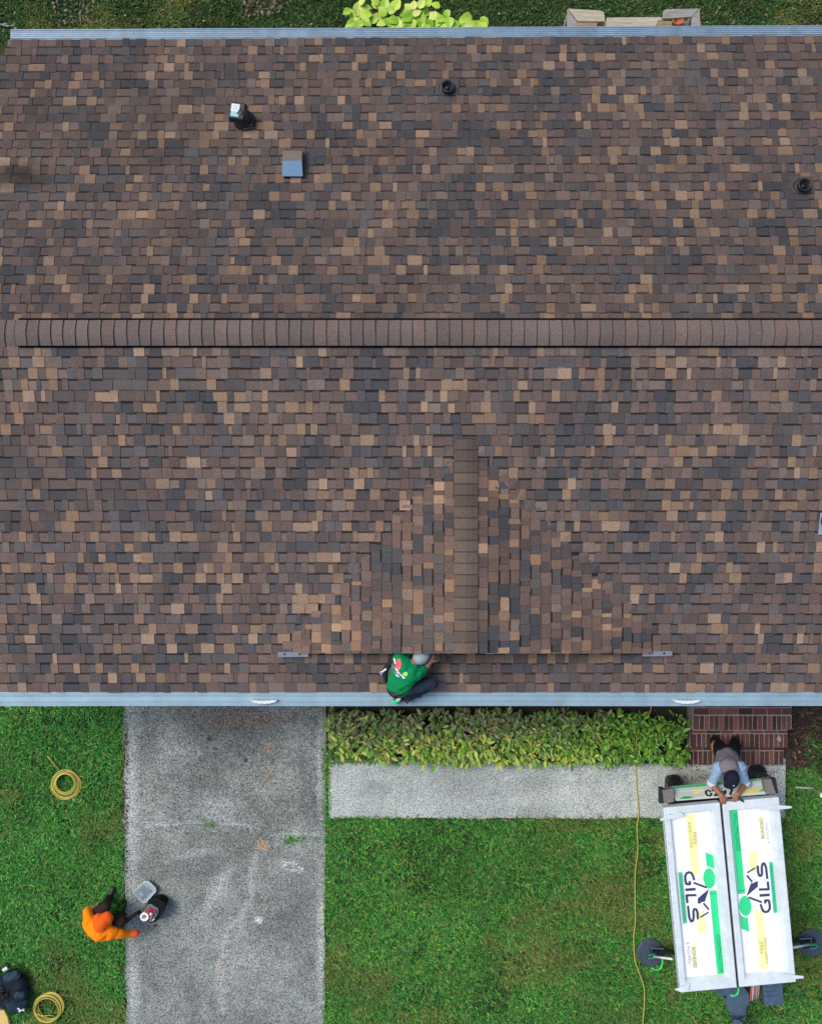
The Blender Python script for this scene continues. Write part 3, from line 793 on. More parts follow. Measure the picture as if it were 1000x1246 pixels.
BK = [(40, 64, 32), (35, 58, 30), (48, 74, 34), (33, 52, 30), (62, 70, 40)]
blades('grass', [(-90, 838), (150.5, 838), (152.5, 1340), (-90, 1340)], 6500, GC, 'short green grass left of the driveway', seed=1, darkpatch=.3)
blades('grass', [(396.5, 998), (399, 995), (955, 995.5), (958, 935), (1060, 928), (1100, 940), (1100, 1340), (392, 1340)], 6500, GC[:4] + [(96, 118, 50)], 'short green grass right of the driveway below the walkway', seed=2, darkpatch=.35)
blades('grass', [(393, 905), (400.5, 905), (401, 1000), (394, 1000)], 8000, GC, 'narrow strip of grass between driveway and walkway', seed=3)
blades('grass', [(-60, -110), (1060, -110), (1060, 52), (-60, 52)], 5200, BK, 'dull green grass behind the house', seed=4, darkpatch=.6)
blades('grass', [(400, 898), (418, 900), (480, 921), (500, 928), (400, 928)], 7000, GC, 'grass in the left corner between border planting and walkway', seed=8)
blades('grass', [(975, 905), (985, 880), (1100, 872), (1100, 940), (985, 948)], 1500, GC, 'thin grass growing through the mulch right of the steps', seed=18)
blades('weeds', [(348, 1018), (360, 1017), (372, 1016), (370, 1022), (350, 1027)], 9000, GC, 'green weeds in the right half of the driveway joint', hgt=(.03, .06), seed=5)
blades('weeds', [(246, 1001), (260, 1000), (261, 1005), (247, 1006)], 9000, GC, 'small green weeds in the left half of the driveway joint', hgt=(.03, .05), seed=6)
blades('weeds', [(392, 1013), (400, 1013), (400, 1022), (392, 1022)], 9000, GC, 'weeds where the driveway joint meets the right lawn', hgt=(.03, .05), seed=16)

def litter(name, poly, n, cols, size, z, label, seed=1, dist=None):
    r = np.random.default_rng(seed); pp = pxpoly(poly)
    X0, X1 = min(p[0] for p in pp), max(p[0] for p in pp); Y0, Y1 = min(p[1] for p in pp), max(p[1] for p in pp)
    x = r.uniform(X0, X1, n * 3); y = r.uniform(Y0, Y1, n * 3); k = inpoly(x, y, pp); x = x[k][:n]; y = y[k][:n]; n = len(x)
    a = r.uniform(0, 6.28, n); L = r.uniform(*size, n); w_ = L * r.uniform(.3, .7, n); zz = z + r.uniform(0, .02, n)
    dx, dy = np.cos(a), np.sin(a); t1 = r.normal(0, .012, n); t2 = r.normal(0, .012, n)
    V = np.stack([np.stack([x - dx * L / 2, y - dy * L / 2, zz], 1), np.stack([x + dy * w_ / 2, y - dx * w_ / 2, zz + abs(t1)], 1), np.stack([x + dx * L / 2, y + dy * L / 2, zz + .002], 1), np.stack([x - dy * w_ / 2, y + dx * w_ / 2, zz + abs(t2)], 1)], 1)
    Fq = np.arange(n)[:, None] * 4 + np.array([[0, 1, 2, 3]])
    ca = np.array([lin(c) for c in cols]); C = ca[r.integers(0, len(ca), n)] * r.uniform(.6, 1.3, (n, 1))
    return tag(fastmesh(name, V.reshape(-1, 3), Fq, C, M['leaf']), label, 'leaf litter', kind='stuff')
litter('leaf_litter', [(149, 880), (156, 880), (157, 1060), (152, 1060)], 150, [(110, 60, 50), (90, 60, 50), (130, 80, 60), (70, 50, 40)], (.015, .045), .032, 'reddish brown leaf bits along the left driveway edge', 1)
litter('leaf_litter', [(60, -20), (130, -20), (120, 34), (70, 30)], 160, [(110, 90, 70), (80, 66, 56), (60, 50, 44)], (.03, .07), .05, 'brown dead leaves on the back grass near the left corner', 2)
litter('leaf_litter', [(280, -40), (350, -40), (345, 22), (300, 22)], 380, [(110, 88, 66), (90, 72, 58), (60, 50, 40)], (.03, .07), .05, 'brown bare patch of dead leaves on the back grass', 3)
litter('leaf_litter', [(-60, -60), (1060, -60), (1060, 40), (-60, 40)], 150, [(170, 150, 110), (140, 120, 80), (150, 160, 100)], (.03, .06), .05, 'scattered fallen leaves over the back grass', 4)
litter('mulch', [(957, 850), (1140, 850), (1140, 930), (1010, 930), (985, 948), (960, 948)], 5200, [(84, 60, 48), (66, 48, 40), (104, 78, 62), (50, 40, 34), (120, 96, 80), (60, 40, 34)], (.02, .055), .014, 'brown mulch chips right of the brick steps', 5)
litter('leaf_litter', [(152, 850), (392, 850), (392, 1240), (152, 1240)], 70, [(200, 205, 200), (170, 175, 170), (90, 70, 55)], (.01, .028), .031, 'tiny pale scraps scattered over the driveway', 6)
litter('leaf_litter', [(820, 925), (955, 925), (955, 950), (820, 950)], 110, [(80, 60, 40), (50, 46, 36), (110, 90, 60)], (.01, .04), .028, 'dark dirt and leaf scraps on the walkway at the foot of the steps', 7)
litter('leaf_litter', [(400, 862), (842, 862), (842, 880), (400, 880)], 700, [(80, 60, 44), (60, 44, 34), (104, 84, 60)], (.02, .05), .014, 'dry brown scraps on the soil under the front gutter', 8)
litter('leaf_litter', [(640, 1100), (770, 1000), (990, 1020), (990, 1240), (560, 1240), (420, 1150)], 160, [(150, 140, 100), (120, 110, 70), (140, 120, 80)], (.012, .035), .05, 'dry straw bits in the right lawn', 9)

# ------------------------------------------------------------------ leaves
def leaf_template(L=1, wd=.36, fold=.08, droop=.25, seg=4, heart=False):
    """leaf along +X, unit length, folded along its vein"""
    V = []; Fq = []
    prof = [0, .75, 1, .8, .0] if not heart else [.35, 1.0, .96, .62, .0]
    for i in range(seg + 1):
        t = i / seg; x = t * L; z = -droop * t * t; w_ = prof[i] * wd / 2
        V += [(x, -w_, z + fold * w_ * 2), (x, 0, z), (x, w_, z + fold * w_ * 2)]
    for i in range(seg):
        a = i * 3; Fq += [(a, a + 3, a + 4, a + 1), (a + 1, a + 4, a + 5, a + 2)]
    return np.array(V), np.array(Fq)
TPL = leaf_template()
leafmeshes = {}
def leaf_mesh(key, col, tpl):
    if key not in leafmeshes:
        V, Fq = tpl; me = bpy.data.meshes.new('leaf'); me.from_pydata(V.tolist(), [], Fq.tolist())
        att = me.color_attributes.new('Col', 'FLOAT_COLOR', 'CORNER'); arr = np.ones((Fq.size, 4), np.float32); arr[:, :3] = col; att.data.foreach_set('color', arr.ravel())
        me.materials.append(M['leaf']); me.update(); leafmeshes[key] = me
    return leafmeshes[key]
def foliage(parent, items, tpl, keep, keyname):
    """items: (position, direction yaw, pitch, roll, length, colour index, colour)"""
    order = sorted(range(len(items)), key=lambda i: -(items[i][0][2] + items[i][4] * 1.5)); big_ = set(order[:keep])
    Vt, Ft = tpl; Vs = []; Cs = []
    for i, (p, yaw, pitch, roll, L, ci, col) in enumerate(items):
        Rm = Matrix.Rotation(yaw, 3, 'Z') @ Matrix.Rotation(-pitch, 3, 'Y') @ Matrix.Rotation(roll, 3, 'X')
        if i in big_:
            o = bpy.data.objects.new('leaf', leaf_mesh((keyname, ci), col, tpl)); COL.objects.link(o)
            o.rotation_euler = Rm.to_euler(); o.scale = (L, L, L); place(o, p, parent)
        else:
            Vs.append((Vt * L) @ np.array(Rm).T + np.array(p)); Cs.append(np.tile(np.array(col), (len(Ft), 1)))
    if Vs:
        n = len(Vs); V = np.concatenate(Vs); Fq = (np.arange(n)[:, None, None] * len(Vt) + Ft[None]).reshape(-1, 4)
        fastmesh('foliage', V, Fq, np.concatenate(Cs), M['leaf'], parent, 'stuff')

border = thing('border_planting', W(620, 895, 0), 'dense leafy border of yellow green and dark leaves between front gutter and walkway', 'plants')
rd = random.Random(9); items = []; stems = MB()
YG = [(126, 146, 48), (104, 134, 40), (142, 156, 66), (92, 122, 40), (146, 136, 70), (78, 130, 34), (112, 120, 60), (80, 104, 44)]
GG = [(88, 112, 54), (72, 96, 48), (104, 112, 70), (66, 92, 44), (112, 104, 80), (86, 100, 58), (96, 84, 62), (116, 134, 64)]
GR = [(78, 122, 36), (66, 108, 34), (98, 138, 44), (60, 96, 38), (112, 146, 44)]
BRT = 1.9
def bcol(px, py):
    front = (py - 893 + rd.gauss(0, 9)) / 12
    if px > 735 or (px > 660 and rd.random() < .4): pal, k = GR, 'r'
    elif front > 0: pal, k = YG, 'y'
    else: pal, k = GG, 'g'
    j = rd.randrange(len(pal)); return k + str(j), tuple(min(v * (BRT if k == 'y' else 1.8 if k == 'g' else 1.6), .9) for v in lin(pal[j]))
n = 0
while n < 980:
    px = rd.uniform(402, 838); py = rd.uniform(866, 925)
    lo = 926 if px > 520 else 905 + (px - 400) * .17
    lo += 2.5 * math.sin(px * .11) + 2 * math.sin(px * .31)
    if py > lo + 1.5 or (px > 775 and py < 880 and rd.random() < .8) or (px < 412 and py > 900): continue
    hgt = .42 - .16 * max(0, (py - 900) / 30) - .1 * max(0, (410 - px) / 10) + rd.uniform(-.05, .05)
    b_ = W(px, py, .2); base = Vector((b_.x, b_.y, 0))
    top = base + Vector((rd.gauss(0, .02), rd.gauss(0, .02) - .03, hgt))
    stems.tube([base, base.lerp(top, .5) + Vector((rd.gauss(0, .01), rd.gauss(0, .01), 0)), top], [.006, .005, .003], 4, (.08, .10, .03), caps=False)
    for j in range(9):
        t = rd.uniform(.45, 1.0); p_ = base.lerp(top, t)
        yaw = rd.uniform(0, 6.283); 
        if py > 905 and rd.random() < .6: yaw = -math.pi / 2 + rd.gauss(0, .6)
        ci, col = bcol(px, py)
        items.append((p_ + Vector((math.cos(yaw) * .012, math.sin(yaw) * .012, 0)), yaw, rd.uniform(-.35, .8) if t > .8 else rd.uniform(-.5, .35), rd.gauss(0, .3), rd.choice([.055, .07, .08, .095, .12]) * rd.uniform(.9, 1.1), ci, col))
    n += 1
foliage(border, items, TPL, 300, 'border')
tag(obj('stems', stems, M['leaf'], border), kind='stuff')
# small shrub at the right edge
shrub = thing('small_shrub', W(1000, 925, 0), 'low green shrub at the right edge beside the mulch and brick steps', 'shrub')
items = []; stems = MB()
for k in range(90):
    a = rd.uniform(0, 6.28); r_ = .36 * math.sqrt(rd.random()); base = W(1008, 918, 0); top = base + Vector((math.cos(a) * r_, math.sin(a) * r_ * 1.1, .34 - r_ * .35 + rd.uniform(-.05, .05)))
    stems.tube([base + Vector((math.cos(a) * r_ * .3, math.sin(a) * r_ * .3, 0)), top], [.006, .003], 4, (.07, .06, .03), caps=False)
    for j in range(8):
        t = rd.uniform(.5, 1); j_ = rd.randrange(4); items.append((base.lerp(top, t), rd.uniform(0, 6.28), rd.uniform(-.4, .6), rd.gauss(0, .3), rd.uniform(.04, .07), 's' + str(j_), lin([(60, 104, 36), (48, 88, 32), (80, 122, 44), (44, 74, 34)][j_])))
foliage(shrub, items, TPL, 200, 'shrub'); tag(obj('stems', stems, M['leaf'], shrub), kind='stuff')

# hostas behind the back gutter
HT = leaf_template(1, .82, .10, .22, 4, True)
HP = [(90, 60), (130, 85), (145, 50), (195, 40), (190, 75), (195, 115), (110, 118), (240, 85), (270, 55), (265, 120), (300, 110), (332, 98), (385, 105), (320, 50), (345, 20), (400, 30), (430, 20), (470, 15), (450, 62), (425, 122),
      (465, 125), (480, 95), (490, 60), (525, 72), (540, 25), (500, 5), (515, 122), (560, 105), (600, 70), (600, 112), (645, 118), (695, 90), (685, 118), (725, 128), (790, 108), (170, 2), (380, 62), (285, 12), (235, 20), (575, 125), (410, 75), (355, 130), (150, 128), (640, 128), (760, 132)]
labs = ['lime green hosta with broad leaves, leftmost behind the back gutter', 'lime green hosta second from the left behind the back gutter', 'lime green hosta in the middle of the clump behind the back gutter', 'lime green hosta second from the right behind the back gutter', 'small lime green hosta rightmost behind the back gutter']
bounds = [0, 225, 375, 520, 655, 900]; hc = [(172, 200, 64), (150, 190, 56), (186, 208, 96), (132, 178, 48), (196, 204, 120)]
for k in range(5):
    L_ = [q for q in HP if bounds[k] <= q[0] < bounds[k + 1]]
    mx = sum(q[0] for q in L_) / len(L_); cpt = W(400 + mx / 4.167, 30, 0)
    h = thing('hosta', cpt, labs[k], 'plant', 'hostas behind the house'); stems = MB(); its = []
    for (ux, uy) in L_ + [(q[0] + rd.uniform(-25, 25), 140 + rd.uniform(0, 40)) for q in L_[::3]] + [(q[0] + rd.uniform(-20, 20), q[1] + rd.uniform(-16, 16)) for q in L_[::2]]:
        zz = rd.uniform(.30, .42); q = W(400 + ux / 4.167, uy / 4.167, zz); d = Vector((q.x - cpt.x, q.y - cpt.y + .05, 0))
        yaw = math.atan2(d.y, d.x) + rd.gauss(0, .5); L = rd.uniform(.13, .185)
        j = rd.randrange(5); st = q - Vector((math.cos(yaw), math.sin(yaw), 0)) * L * .5
        its.append((st, yaw, rd.uniform(-.1, .35), rd.gauss(0, .25), L, 'h' + str(j), tuple(min(1.15 * v, .85) for v in lin(hc[j]))))
        stems.tube([Vector((cpt.x + d.x * .2, cpt.y + d.y * .2, 0)), Vector((st.x, st.y, zz * .6)), st], [.006, .005, .004], 5, (.18, .28, .06), caps=False)
    foliage(h, its, HT, 100, 'hosta'); obj('stems', stems, M['leaf'], h)

# ------------------------------------------------------------------ hoses and cords
def coil(name, px, py, turns, label, group, tail):
    c = W(px, py, 0); t = thing(name, c, label, 'hose', group); m_ = MB(); rr = random.Random(int(px))
    for (ox, oy, r_, z) in turns:
        pts = [c + Vector((ox + r_ * (1 + .02 * math.sin(2 * a + px)) * math.cos(a), oy + r_ * math.sin(a), z + .004 * math.sin(3 * a))) for a in [i * 2 * math.pi / 40 for i in range(40)]]
        m_.tube(pts, .0072, 7, closed=True)
    obj('loop', m_, M['hose'], t, smooth=True)
    m2 = MB().tube(tail, .007, 6); obj('hose_end', m2, M['hose'], t, smooth=True)
coil('hose_coil', 82, 953.5, [(0, 0, .195, .075), (.004, -.004, .178, .08), (-.004, .012, .205, .068), (.006, .018, .162, .095), (.008, .028, .148, .11), (.008, .036, .134, .12), (-.01, -.014, .205, .06), (.02, -.005, .20, .06)],
     'coiled yellow hose lying alone on the left lawn nearer the house', 'hose coils',
     [W(72, 937, .08), W(66, 931, .07), W(62, 925, .06), W(57, 920, .05)])
coil('hose_coil', 60, 1225, [(0, 0, .20, .075), (.004, -.004, .186, .08), (.02, .02, .20, .07), (.035, .032, .195, .07), (.05, .045, .19, .065), (-.008, -.004, .205, .06), (.0, -.008, .172, .10), (.015, .012, .19, .09)],
     'coiled yellow hose beside the black backpack at the bottom left', 'hose coils',
     [W(44, 1234, .11), W(52, 1237, .11), W(60, 1236, .11), W(66, 1237, .10)])
cr = [(793, 855, .25), (790, 868, .3), (781, 880, .32), (775, 893, .33), (774, 905, .36), (773.5, 925, .16), (773, 930, .045), (774, 950, .04), (776, 975, .04), (777, 990, .05), (775, 1010, .06), (776, 1035, .06), (773, 1060, .06), (772.5, 1090, .06), (773, 1120, .06), (771, 1140, .06), (772, 1165, .06), (776, 1180, .06), (783, 1200, .06), (784, 1220, .06), (782, 1250, .06), (784, 1300, .06)]
pts = [W(*q) for q in cr]; sm = []
for i in range(len(pts) - 1):
    p0, p1, p2, p3 = pts[max(i - 1, 0)], pts[i], pts[i + 1], pts[min(i + 2, len(pts) - 1)]
    for k in range(5):
        t = k / 5; sm.append(.5 * ((2 * p1) + (p2 - p0) * t + (2 * p0 - 5 * p1 + 4 * p2 - p3) * t * t + (3 * p1 - p0 - 3 * p2 + p3) * t ** 3))
tag(obj('extension_cord', MB().tube(sm, .0085, 6), M['cord'], smooth=True), 'thin yellow cord running from the border planting across walkway and lawn past the trailer', 'cord')

# ------------------------------------------------------------------ trailer
TC = W(887, 1088, 1.45)
EA = Vector((.0925, -.9957, 0)).normalized(); EB = Vector((-EA.y, EA.x, 0))     # a: towards the tongue, b: to the right
def T(a, b_, z): return Vector((TC.x, TC.y, 0)) + EA * a + EB * b_ + Vector((0, 0, z))
def AB(px, py, z=1.45):
    d = W(px, py, z) - Vector((TC.x, TC.y, z)); return d.dot(EA), d.dot(EB)
RT = Matrix((( EA.x, EB.x, 0), (EA.y, EB.y, 0), (0, 0, 1)))
trailer = thing('dump_trailer', T(0, 0, 0), 'white lifting dump trailer with two printed lids parked at the end of the walkway', 'trailer')
A0, A1 = -1.22, 1.235; BW = .775; LZ = 1.47
tb = MB().box(T((A0 + A1) / 2, .05, 1.03), (1.82, .92, .58), RT, taper=1.24); obj('container', tb, M['white'], trailer, bevel=.01)
ch = MB()
for s in (-.42, .42): ch.box(T(0, s, .5), (2.5, .09, .12), RT)
for s in (-1.0, -.3, .4, 1.1): ch.box(T(s, 0, .5), (.09, .84, .10), RT)
for s in (-.5, .5):
    ch.box(T(s, -.42, .68), (.06, .06, .3), RT); ch.box(T(s, .42, .68), (.06, .06, .3), RT)
obj('chassis', ch, M['blackmetal'], trailer)
# wheels
for (px, py) in ((820, 961), (922, 949)):
    a, b_ = AB(px, py, .21); m_ = MB()
    prof = [(.10, -.085), (.18, -.09), (.205, -.07), (.21, 0), (.205, .07), (.18, .09), (.10, .085)]
    Mx = RT @ Matrix.Rotation(R(90), 3, 'X')
    tyre = MB().lathe(T(a, b_, .21), prof, 28, M=Mx); wo_ = obj('wheel', tyre, M['black'], trailer, smooth=True)
    tread = MB()
    for k in range(20):
        an = 2 * math.pi * k / 20; 
        for s in (-.05, .05): tread.box(T(a, b_ + s, .29) + EA * math.cos(an) * .209 + Vector((0, 0, math.sin(an) * .209)), (.03, .05, .012), RT @ Matrix.Rotation(-an + math.pi / 2, 3, 'Y'), (.02, .03, .03))
    tag(obj('tread', tread, M['black'], wo_), kind='stuff')
    obj('hub', MB().lathe(T(a, b_, .21), [(.09, -.06), (.09, .06)], 16, M=Mx), M['steel'], wo_)
# printed lids: reading direction r, letter-up direction u
def text_mesh(s, size, shear=0, xs=1.0, bold=0):
    cu = bpy.data.curves.new('lettering', 'FONT'); cu.body = s; cu.size = size; cu.shear = shear; cu.align_x = 'LEFT'; cu.resolution_u = 2; cu.offset = bold
    o = bpy.data.objects.new('lettering', cu); COL.objects.link(o); dg = bpy.context.evaluated_depsgraph_get(); dg.update()
    me = bpy.data.meshes.new_from_object(o.evaluated_get(dg)); V = [(v.co.x * xs, v.co.y) for v in me.vertices]; Fc = [tuple(p_.vertices) for p_ in me.polygons]
    bpy.data.objects.remove(o); bpy.data.curves.remove(cu); bpy.data.meshes.remove(me)
    return V, Fc
S_ = 92.0
def lid(sign):
    """sign +1: left lid, read towards the tongue; -1: right lid turned half round"""
    cb = -.392 * sign + (0 if sign > 0 else -.0); ca = (A0 + A1) / 2
    def L(r, u, z): return T(ca + sign * r, cb + sign * u, z)
    hl = (A1 - A0) / 2; hw = .374
    lo = obj('lid', MB().add([L(-hl + .1, -hw + .1, LZ - .10), L(hl - .1, -hw + .1, LZ - .10), L(hl - .1, hw - .1, LZ - .10), L(-hl + .1, hw - .1, LZ - .10)], [(0, 1, 2, 3)]), M['sheet'], trailer)
    # frame of four mitred bevelled members
    rim = .105; inr = .155
    O = [(-hl, -hw), (hl, -hw), (hl, hw), (-hl, hw)]
    fl = {0: (.075, .115), 1: (.115, .15), 2: (.075, .115), 3: (.09, .13)}
    I1 = [(-hl + .09, -hw + .075), (hl - .115, -hw + .075), (hl - .115, hw - .075), (-hl + .09, hw - .075)]
    I2 = [(-hl + .13, -hw + .118), (hl - .15, -hw + .118), (hl - .15, hw - .118), (-hl + .13, hw - .118)]
    for i in range(4):
        j = (i + 1) % 4
        vs = [L(*O[i], LZ - .12), L(*O[j], LZ - .12), L(*O[j], LZ - .004), L(*O[i], LZ - .004),
              L(O[i][0] * .994, O[i][1] * .98, LZ), L(O[j][0] * .994, O[j][1] * .98, LZ), L(*I1[j], LZ - .002), L(*I1[i], LZ - .002), L(*I2[j], LZ - .098), L(*I2[i], LZ - .098), L(*I2[j], LZ - .12), L(*I2[i], LZ - .12)]
        fs = [(0, 1, 2, 3), (3, 2, 5, 4), (4, 5, 6, 7), (7, 6, 8, 9), (9, 8, 10, 11), (11, 10, 1, 0), (0, 3, 4, 7, 9, 11), (1, 10, 8, 6, 5, 2)]
        obj('frame_rail', MB().add(vs, fs), M['white'], lo)
    z0 = LZ - .0998; pr = MB(); lv = [0]
    def flat(pts, col, dz=None):
        lv[0] += 1; z = z0 + .001 + lv[0] * .00035
        n = len(pts); vs = [L(r, u, z) for r, u in pts]
        ar = sum(pts[i][0] * pts[(i + 1) % n][1] - pts[(i + 1) % n][0] * pts[i][1] for i in range(n))
        pr.add(vs, [tuple(range(n)) if ar > 0 else tuple(reversed(range(n)))], col)
    def stroke(pts, w_, col):
        for i in range(len(pts) - 1):
            a = Vector(pts[i]); b_ = Vector(pts[i + 1]); d = (b_ - a).normalized(); nn = Vector((-d.y, d.x)) * w_ / 2; e = d * w_ * .0
            flat([tuple(a - nn - e), tuple(b_ - nn + e), tuple(b_ + nn + e), tuple(a + nn - e)], col)
            if i: 
                k = 8; flat([(a.x + w_ / 2 * math.cos(t * 2 * math.pi / k), a.y + w_ / 2 * math.sin(t * 2 * math.pi / k)) for t in range(k)], col)
    def txt(s, r, u, size, col, xs=1.0, shear=0, bold=0):
        V, Fc = text_mesh(s, size, shear, xs, bold); lv[0] += 1; z = z0 + .001 + lv[0] * .00035
        pr.add([L(r + x, u + y, z) for x, y in V], Fc, col)
    # everything below measured on the left lid, centre at survey spot (851.5, 1089.5), 92 units per metre
    def q(px, py):
        dx, dy = px - 851.5, py - 1089.5; return ((.0925 * dx + .9957 * dy) / S_, (.9957 * dx - .0925 * dy) / S_)
    def zq(x, y): return q(820 + x / 16.62, 1055 + y / 16.62)
    yel = (.90, .86, .42); grn = (.03, .66, .26); dgr = (.02, .42, .17); teal = (.05, .46, .26); navy = (.035, .05, .13); gry = (.42, .42, .46); olive = (.50, .46, .08)
    r0 = -hl + .14
    yu = q(848, 1050)[1]
    flat([(r0 + .01, yu - .065), (q(848, 1065)[0], yu - .065), (q(848, 1065)[0], yu + .055), (r0 + .01, yu + .055)], yel)
    flat([(q(0, 1121)[0] + .75, yu - .055), (q(0, 1121)[0] + .75 + .28, yu - .055), (q(0, 1121)[0] + .75 + .28, yu + .06), (q(0, 1121)[0] + .75, yu + .06)], yel)
    # green band, pointed leaf and round tree
    gu = q(875, 1140)[1]; ga = q(870, 1084)[0]; gb = q(884, 1194)[0]
    flat([(ga, gu - .048), (gb, gu - .048), (gb, gu + .048), (ga, gu + .048)], grn)
    flat([(ga + .035, gu - .048), (ga + .05, gu - .048), (ga + .05, gu + .048), (ga + .035, gu + .048)], dgr)
    la, lb = q(862, 1037)[0], q(862, 1059)[0]
    flat([(la, gu - .055), (lb - .02, gu - .052), (lb + .03, gu + .048), (la + .055, gu + .048)], grn)
    tc = zq(755, 235); 
    def ring(cx, cy, ra, rb, n=26, wob=.05): return [(cx + ra * math.cos(t * 2 * math.pi / n) * (1 + wob * math.sin(t * 2.6)), cy + rb * math.sin(t * 2 * math.pi / n) * (1 + wob * math.cos(t * 3.4))) for t in range(n)]
    flat(ring(tc[0], tc[1], .155, .098), (.86, .9, .86)); flat(ring(tc[0], tc[1], .135, .080), grn)
    for k in range(7): 
        an = k * .9; flat(ring(tc[0] + .1 * math.cos(an), tc[1] + .055 * math.sin(an), .035, .03, 9), grn)
    # GILS
    sw = .031
    stroke([zq(445, 275), zq(425, 200), zq(395, 135), zq(345, 110), zq(290, 130), zq(258, 190), zq(262, 260), zq(282, 360)], sw, navy)
    stroke([zq(275, 352), zq(355, 352), zq(352, 288)], sw, navy)
    stroke([zq(262, 468), zq(470, 452)], sw * 1.15, navy)
    stroke([zq(485, 575), zq(285, 580), zq(305, 738)], sw, navy)
    stroke([zq(312, 790), zq(340, 1030), zq(375, 1110), zq(415, 1095), zq(428, 1020), zq(422, 900), zq(440, 855), zq(480, 860), zq(505, 930), zq(512, 1065)], sw * .95, navy)
    # house outline of the emblem
    stroke([zq(425, 318), zq(700, 420)], sw * .8, navy)
    flat([zq(745, 440), zq(720, 500), zq(650, 705), zq(585, 712), zq(560, 742), zq(508, 742), zq(512, 635), zq(620, 545)], navy)
    stroke([zq(625, 735), zq(735, 868)], sw * .75, navy); stroke([zq(728, 920), zq(560, 1022)], sw * .6, navy)
    for (x, y) in ((500, 255), (540, 225), (560, 250), (590, 232), (600, 900), (560, 780)): stroke([zq(x, y), zq(x + 30, y + 10)], .006, (.25, .5, .4))
    # teal underline with tiny unreadable lettering
    a, b_ = zq(155, 105), zq(245, 1145)
    um = (a[1] + b_[1]) / 2
    flat([(a[0], um - .026), (b_[0], um - .026), (b_[0], um + .026), (a[0], um + .026)], (.06, .52, .30))
    rr = random.Random(5); x = a[0] + .03
    while x < b_[0] - .03:
        w_ = rr.uniform(.008, .022); flat([(x, um - .012), (x + w_, um - .012), (x + w_, um + .013), (x, um + .013)], (.03, .30, .2)); x += w_ + rr.uniform(.006, .014)
    txt('FREE', q(851, 1011)[0], yu - .005, .062, olive, 1.35)
    txt('INSPECTIONS', q(844, 999)[0], yu - .058, .055, olive, 1.05)
    txt('BONDED', q(847, 1152)[0], q(846, 1165)[1] - .022, .066, olive, 1.05, bold=.002)
    txt('& INSURED', q(840, 1146)[0], q(840, 1165)[1] - .022, .062, gry, .98)
    txt('CONTRACTOR', q(878, 1137)[0], gu - .022, .066, dgr, 1.12, bold=.002)
    obj('print', pr, M['paint'], lo)
    # lock flaps sticking out at the outer corners
    for (e, ln) in ((-1, .33), (1, .22)):
        if sign > 0: pts = ([(-hl + .13, -hw - .06), (-hl + .165, -hw - .055), (-hl + .13, -hw + .26), (-hl + .06, -hw + .22)] if e < 0 else [(hl - .06, -hw - .08), (hl - .015, -hw + .0), (hl - .02, -hw + .10), (hl - .12, -hw + .13)])
        else: pts = ([(hl - .13, -hw - .16), (hl - .155, -hw - .14), (hl - .16, -hw + .05), (hl - .13, -hw + .30), (hl - .08, -hw + .12)] if e < 0 else [(-hl + .05, -hw - .10), (-hl + .08, -hw - .10), (-hl + .15, -hw + .25), (-hl + .05, -hw + .1)])
        pts = [(r, u) for r, u in pts]; n = len(pts)
        bt = [L(r, u, LZ + .012) for r, u in pts]; tp = [L(r, u, LZ + .024) for r, u in pts]
        ar = sum(pts[i][0] * pts[(i + 1) % n][1] - pts[(i + 1) % n][0] * pts[i][1] for i in range(n))
        if ar < 0: bt.reverse(); tp.reverse()
        obj('lock_flap', MB().hull(bt, tp), M['white'], lo, bevel=.003)
lid(1); lid(-1)
seam = MB().box(T((A0 + A1) / 2, 0, LZ - .06), (A1 - A0 - .01, .030, .04), RT); obj('seam', seam, M['black'], trailer)
# dents and rivets of the outer rails
rv_ = MB(); rr = random.Random(8)
for s in (-1, 1):
    for k in range(26): rv_.lathe(T(A0 + .1 + k * .09, s * (.766 - .02), LZ + .0005), [(.005, 0), (.004, .003)], 6, (.3, .3, .32))
    for k in range(14): rv_.box(T(rr.uniform(A0 + .1, A1 - .1), s * .7675, LZ - .02), (rr.uniform(.02, .05), .004, .018), RT, (.10, .11, .12))
obj('rivets', rv_, M['paint'], trailer)
# tail panel leaning out at the house end, with number and flames of colour
P_ = [AB(822, 974.5, 1.40), AB(942, 965.5, 1.40), AB(937, 946, 1.16), AB(814, 957, 1.16)]
def tp_(s, t, off=0):  # s across (0..1 left to right), t up the picture 0..1
    a0 = P_[0][0] + (P_[1][0] - P_[0][0]) * s; b0 = P_[0][1] + (P_[1][1] - P_[0][1]) * s; a1 = P_[3][0] + (P_[2][0] - P_[3][0]) * s; b1 = P_[3][1] + (P_[2][1] - P_[3][1]) * s
    return T(a0 + (a1 - a0) * t, b0 + (b1 - b0) * t, 1.42 + (1.20 - 1.42) * t + off)
tg = MB(); c4 = [tp_(0, 0), tp_(1, 0), tp_(1, 1), tp_(0, 1)]; tg.hull([v - Vector((0, 0, .03)) for v in c4], c4, (.50, .56, .54))
tail = obj('tail_panel', tg, M['paint'], trailer)
pt = MB(); lev = [0]
def tf(pts, col):
    lev[0] += 1; pt.add([tp_(s, t, .002 + lev[0] * .0005) for s, t in pts], [tuple(range(len(pts)))], col)
tf([(0, .86), (1, .86), (1, 1), (0, 1)], (.03, .45, .12))
tf([(.02, .60), (.98, .66), (.98, .72), (.02, .66)], (.62, .68, .66)); tf([(.02, .10), (.5, .2), (.98, .12), (.98, .05), (.02, .04)], (.66, .70, .68))
tf([(.14, .22), (.22, .30), (.30, .62), (.33, .55), (.30, .40), (.38, .30), (.30, .18)], (.85, .70, .05)); tf([(.18, .40), (.30, .46), (.34, .60), (.24, .62)], (.85, .75, .10))
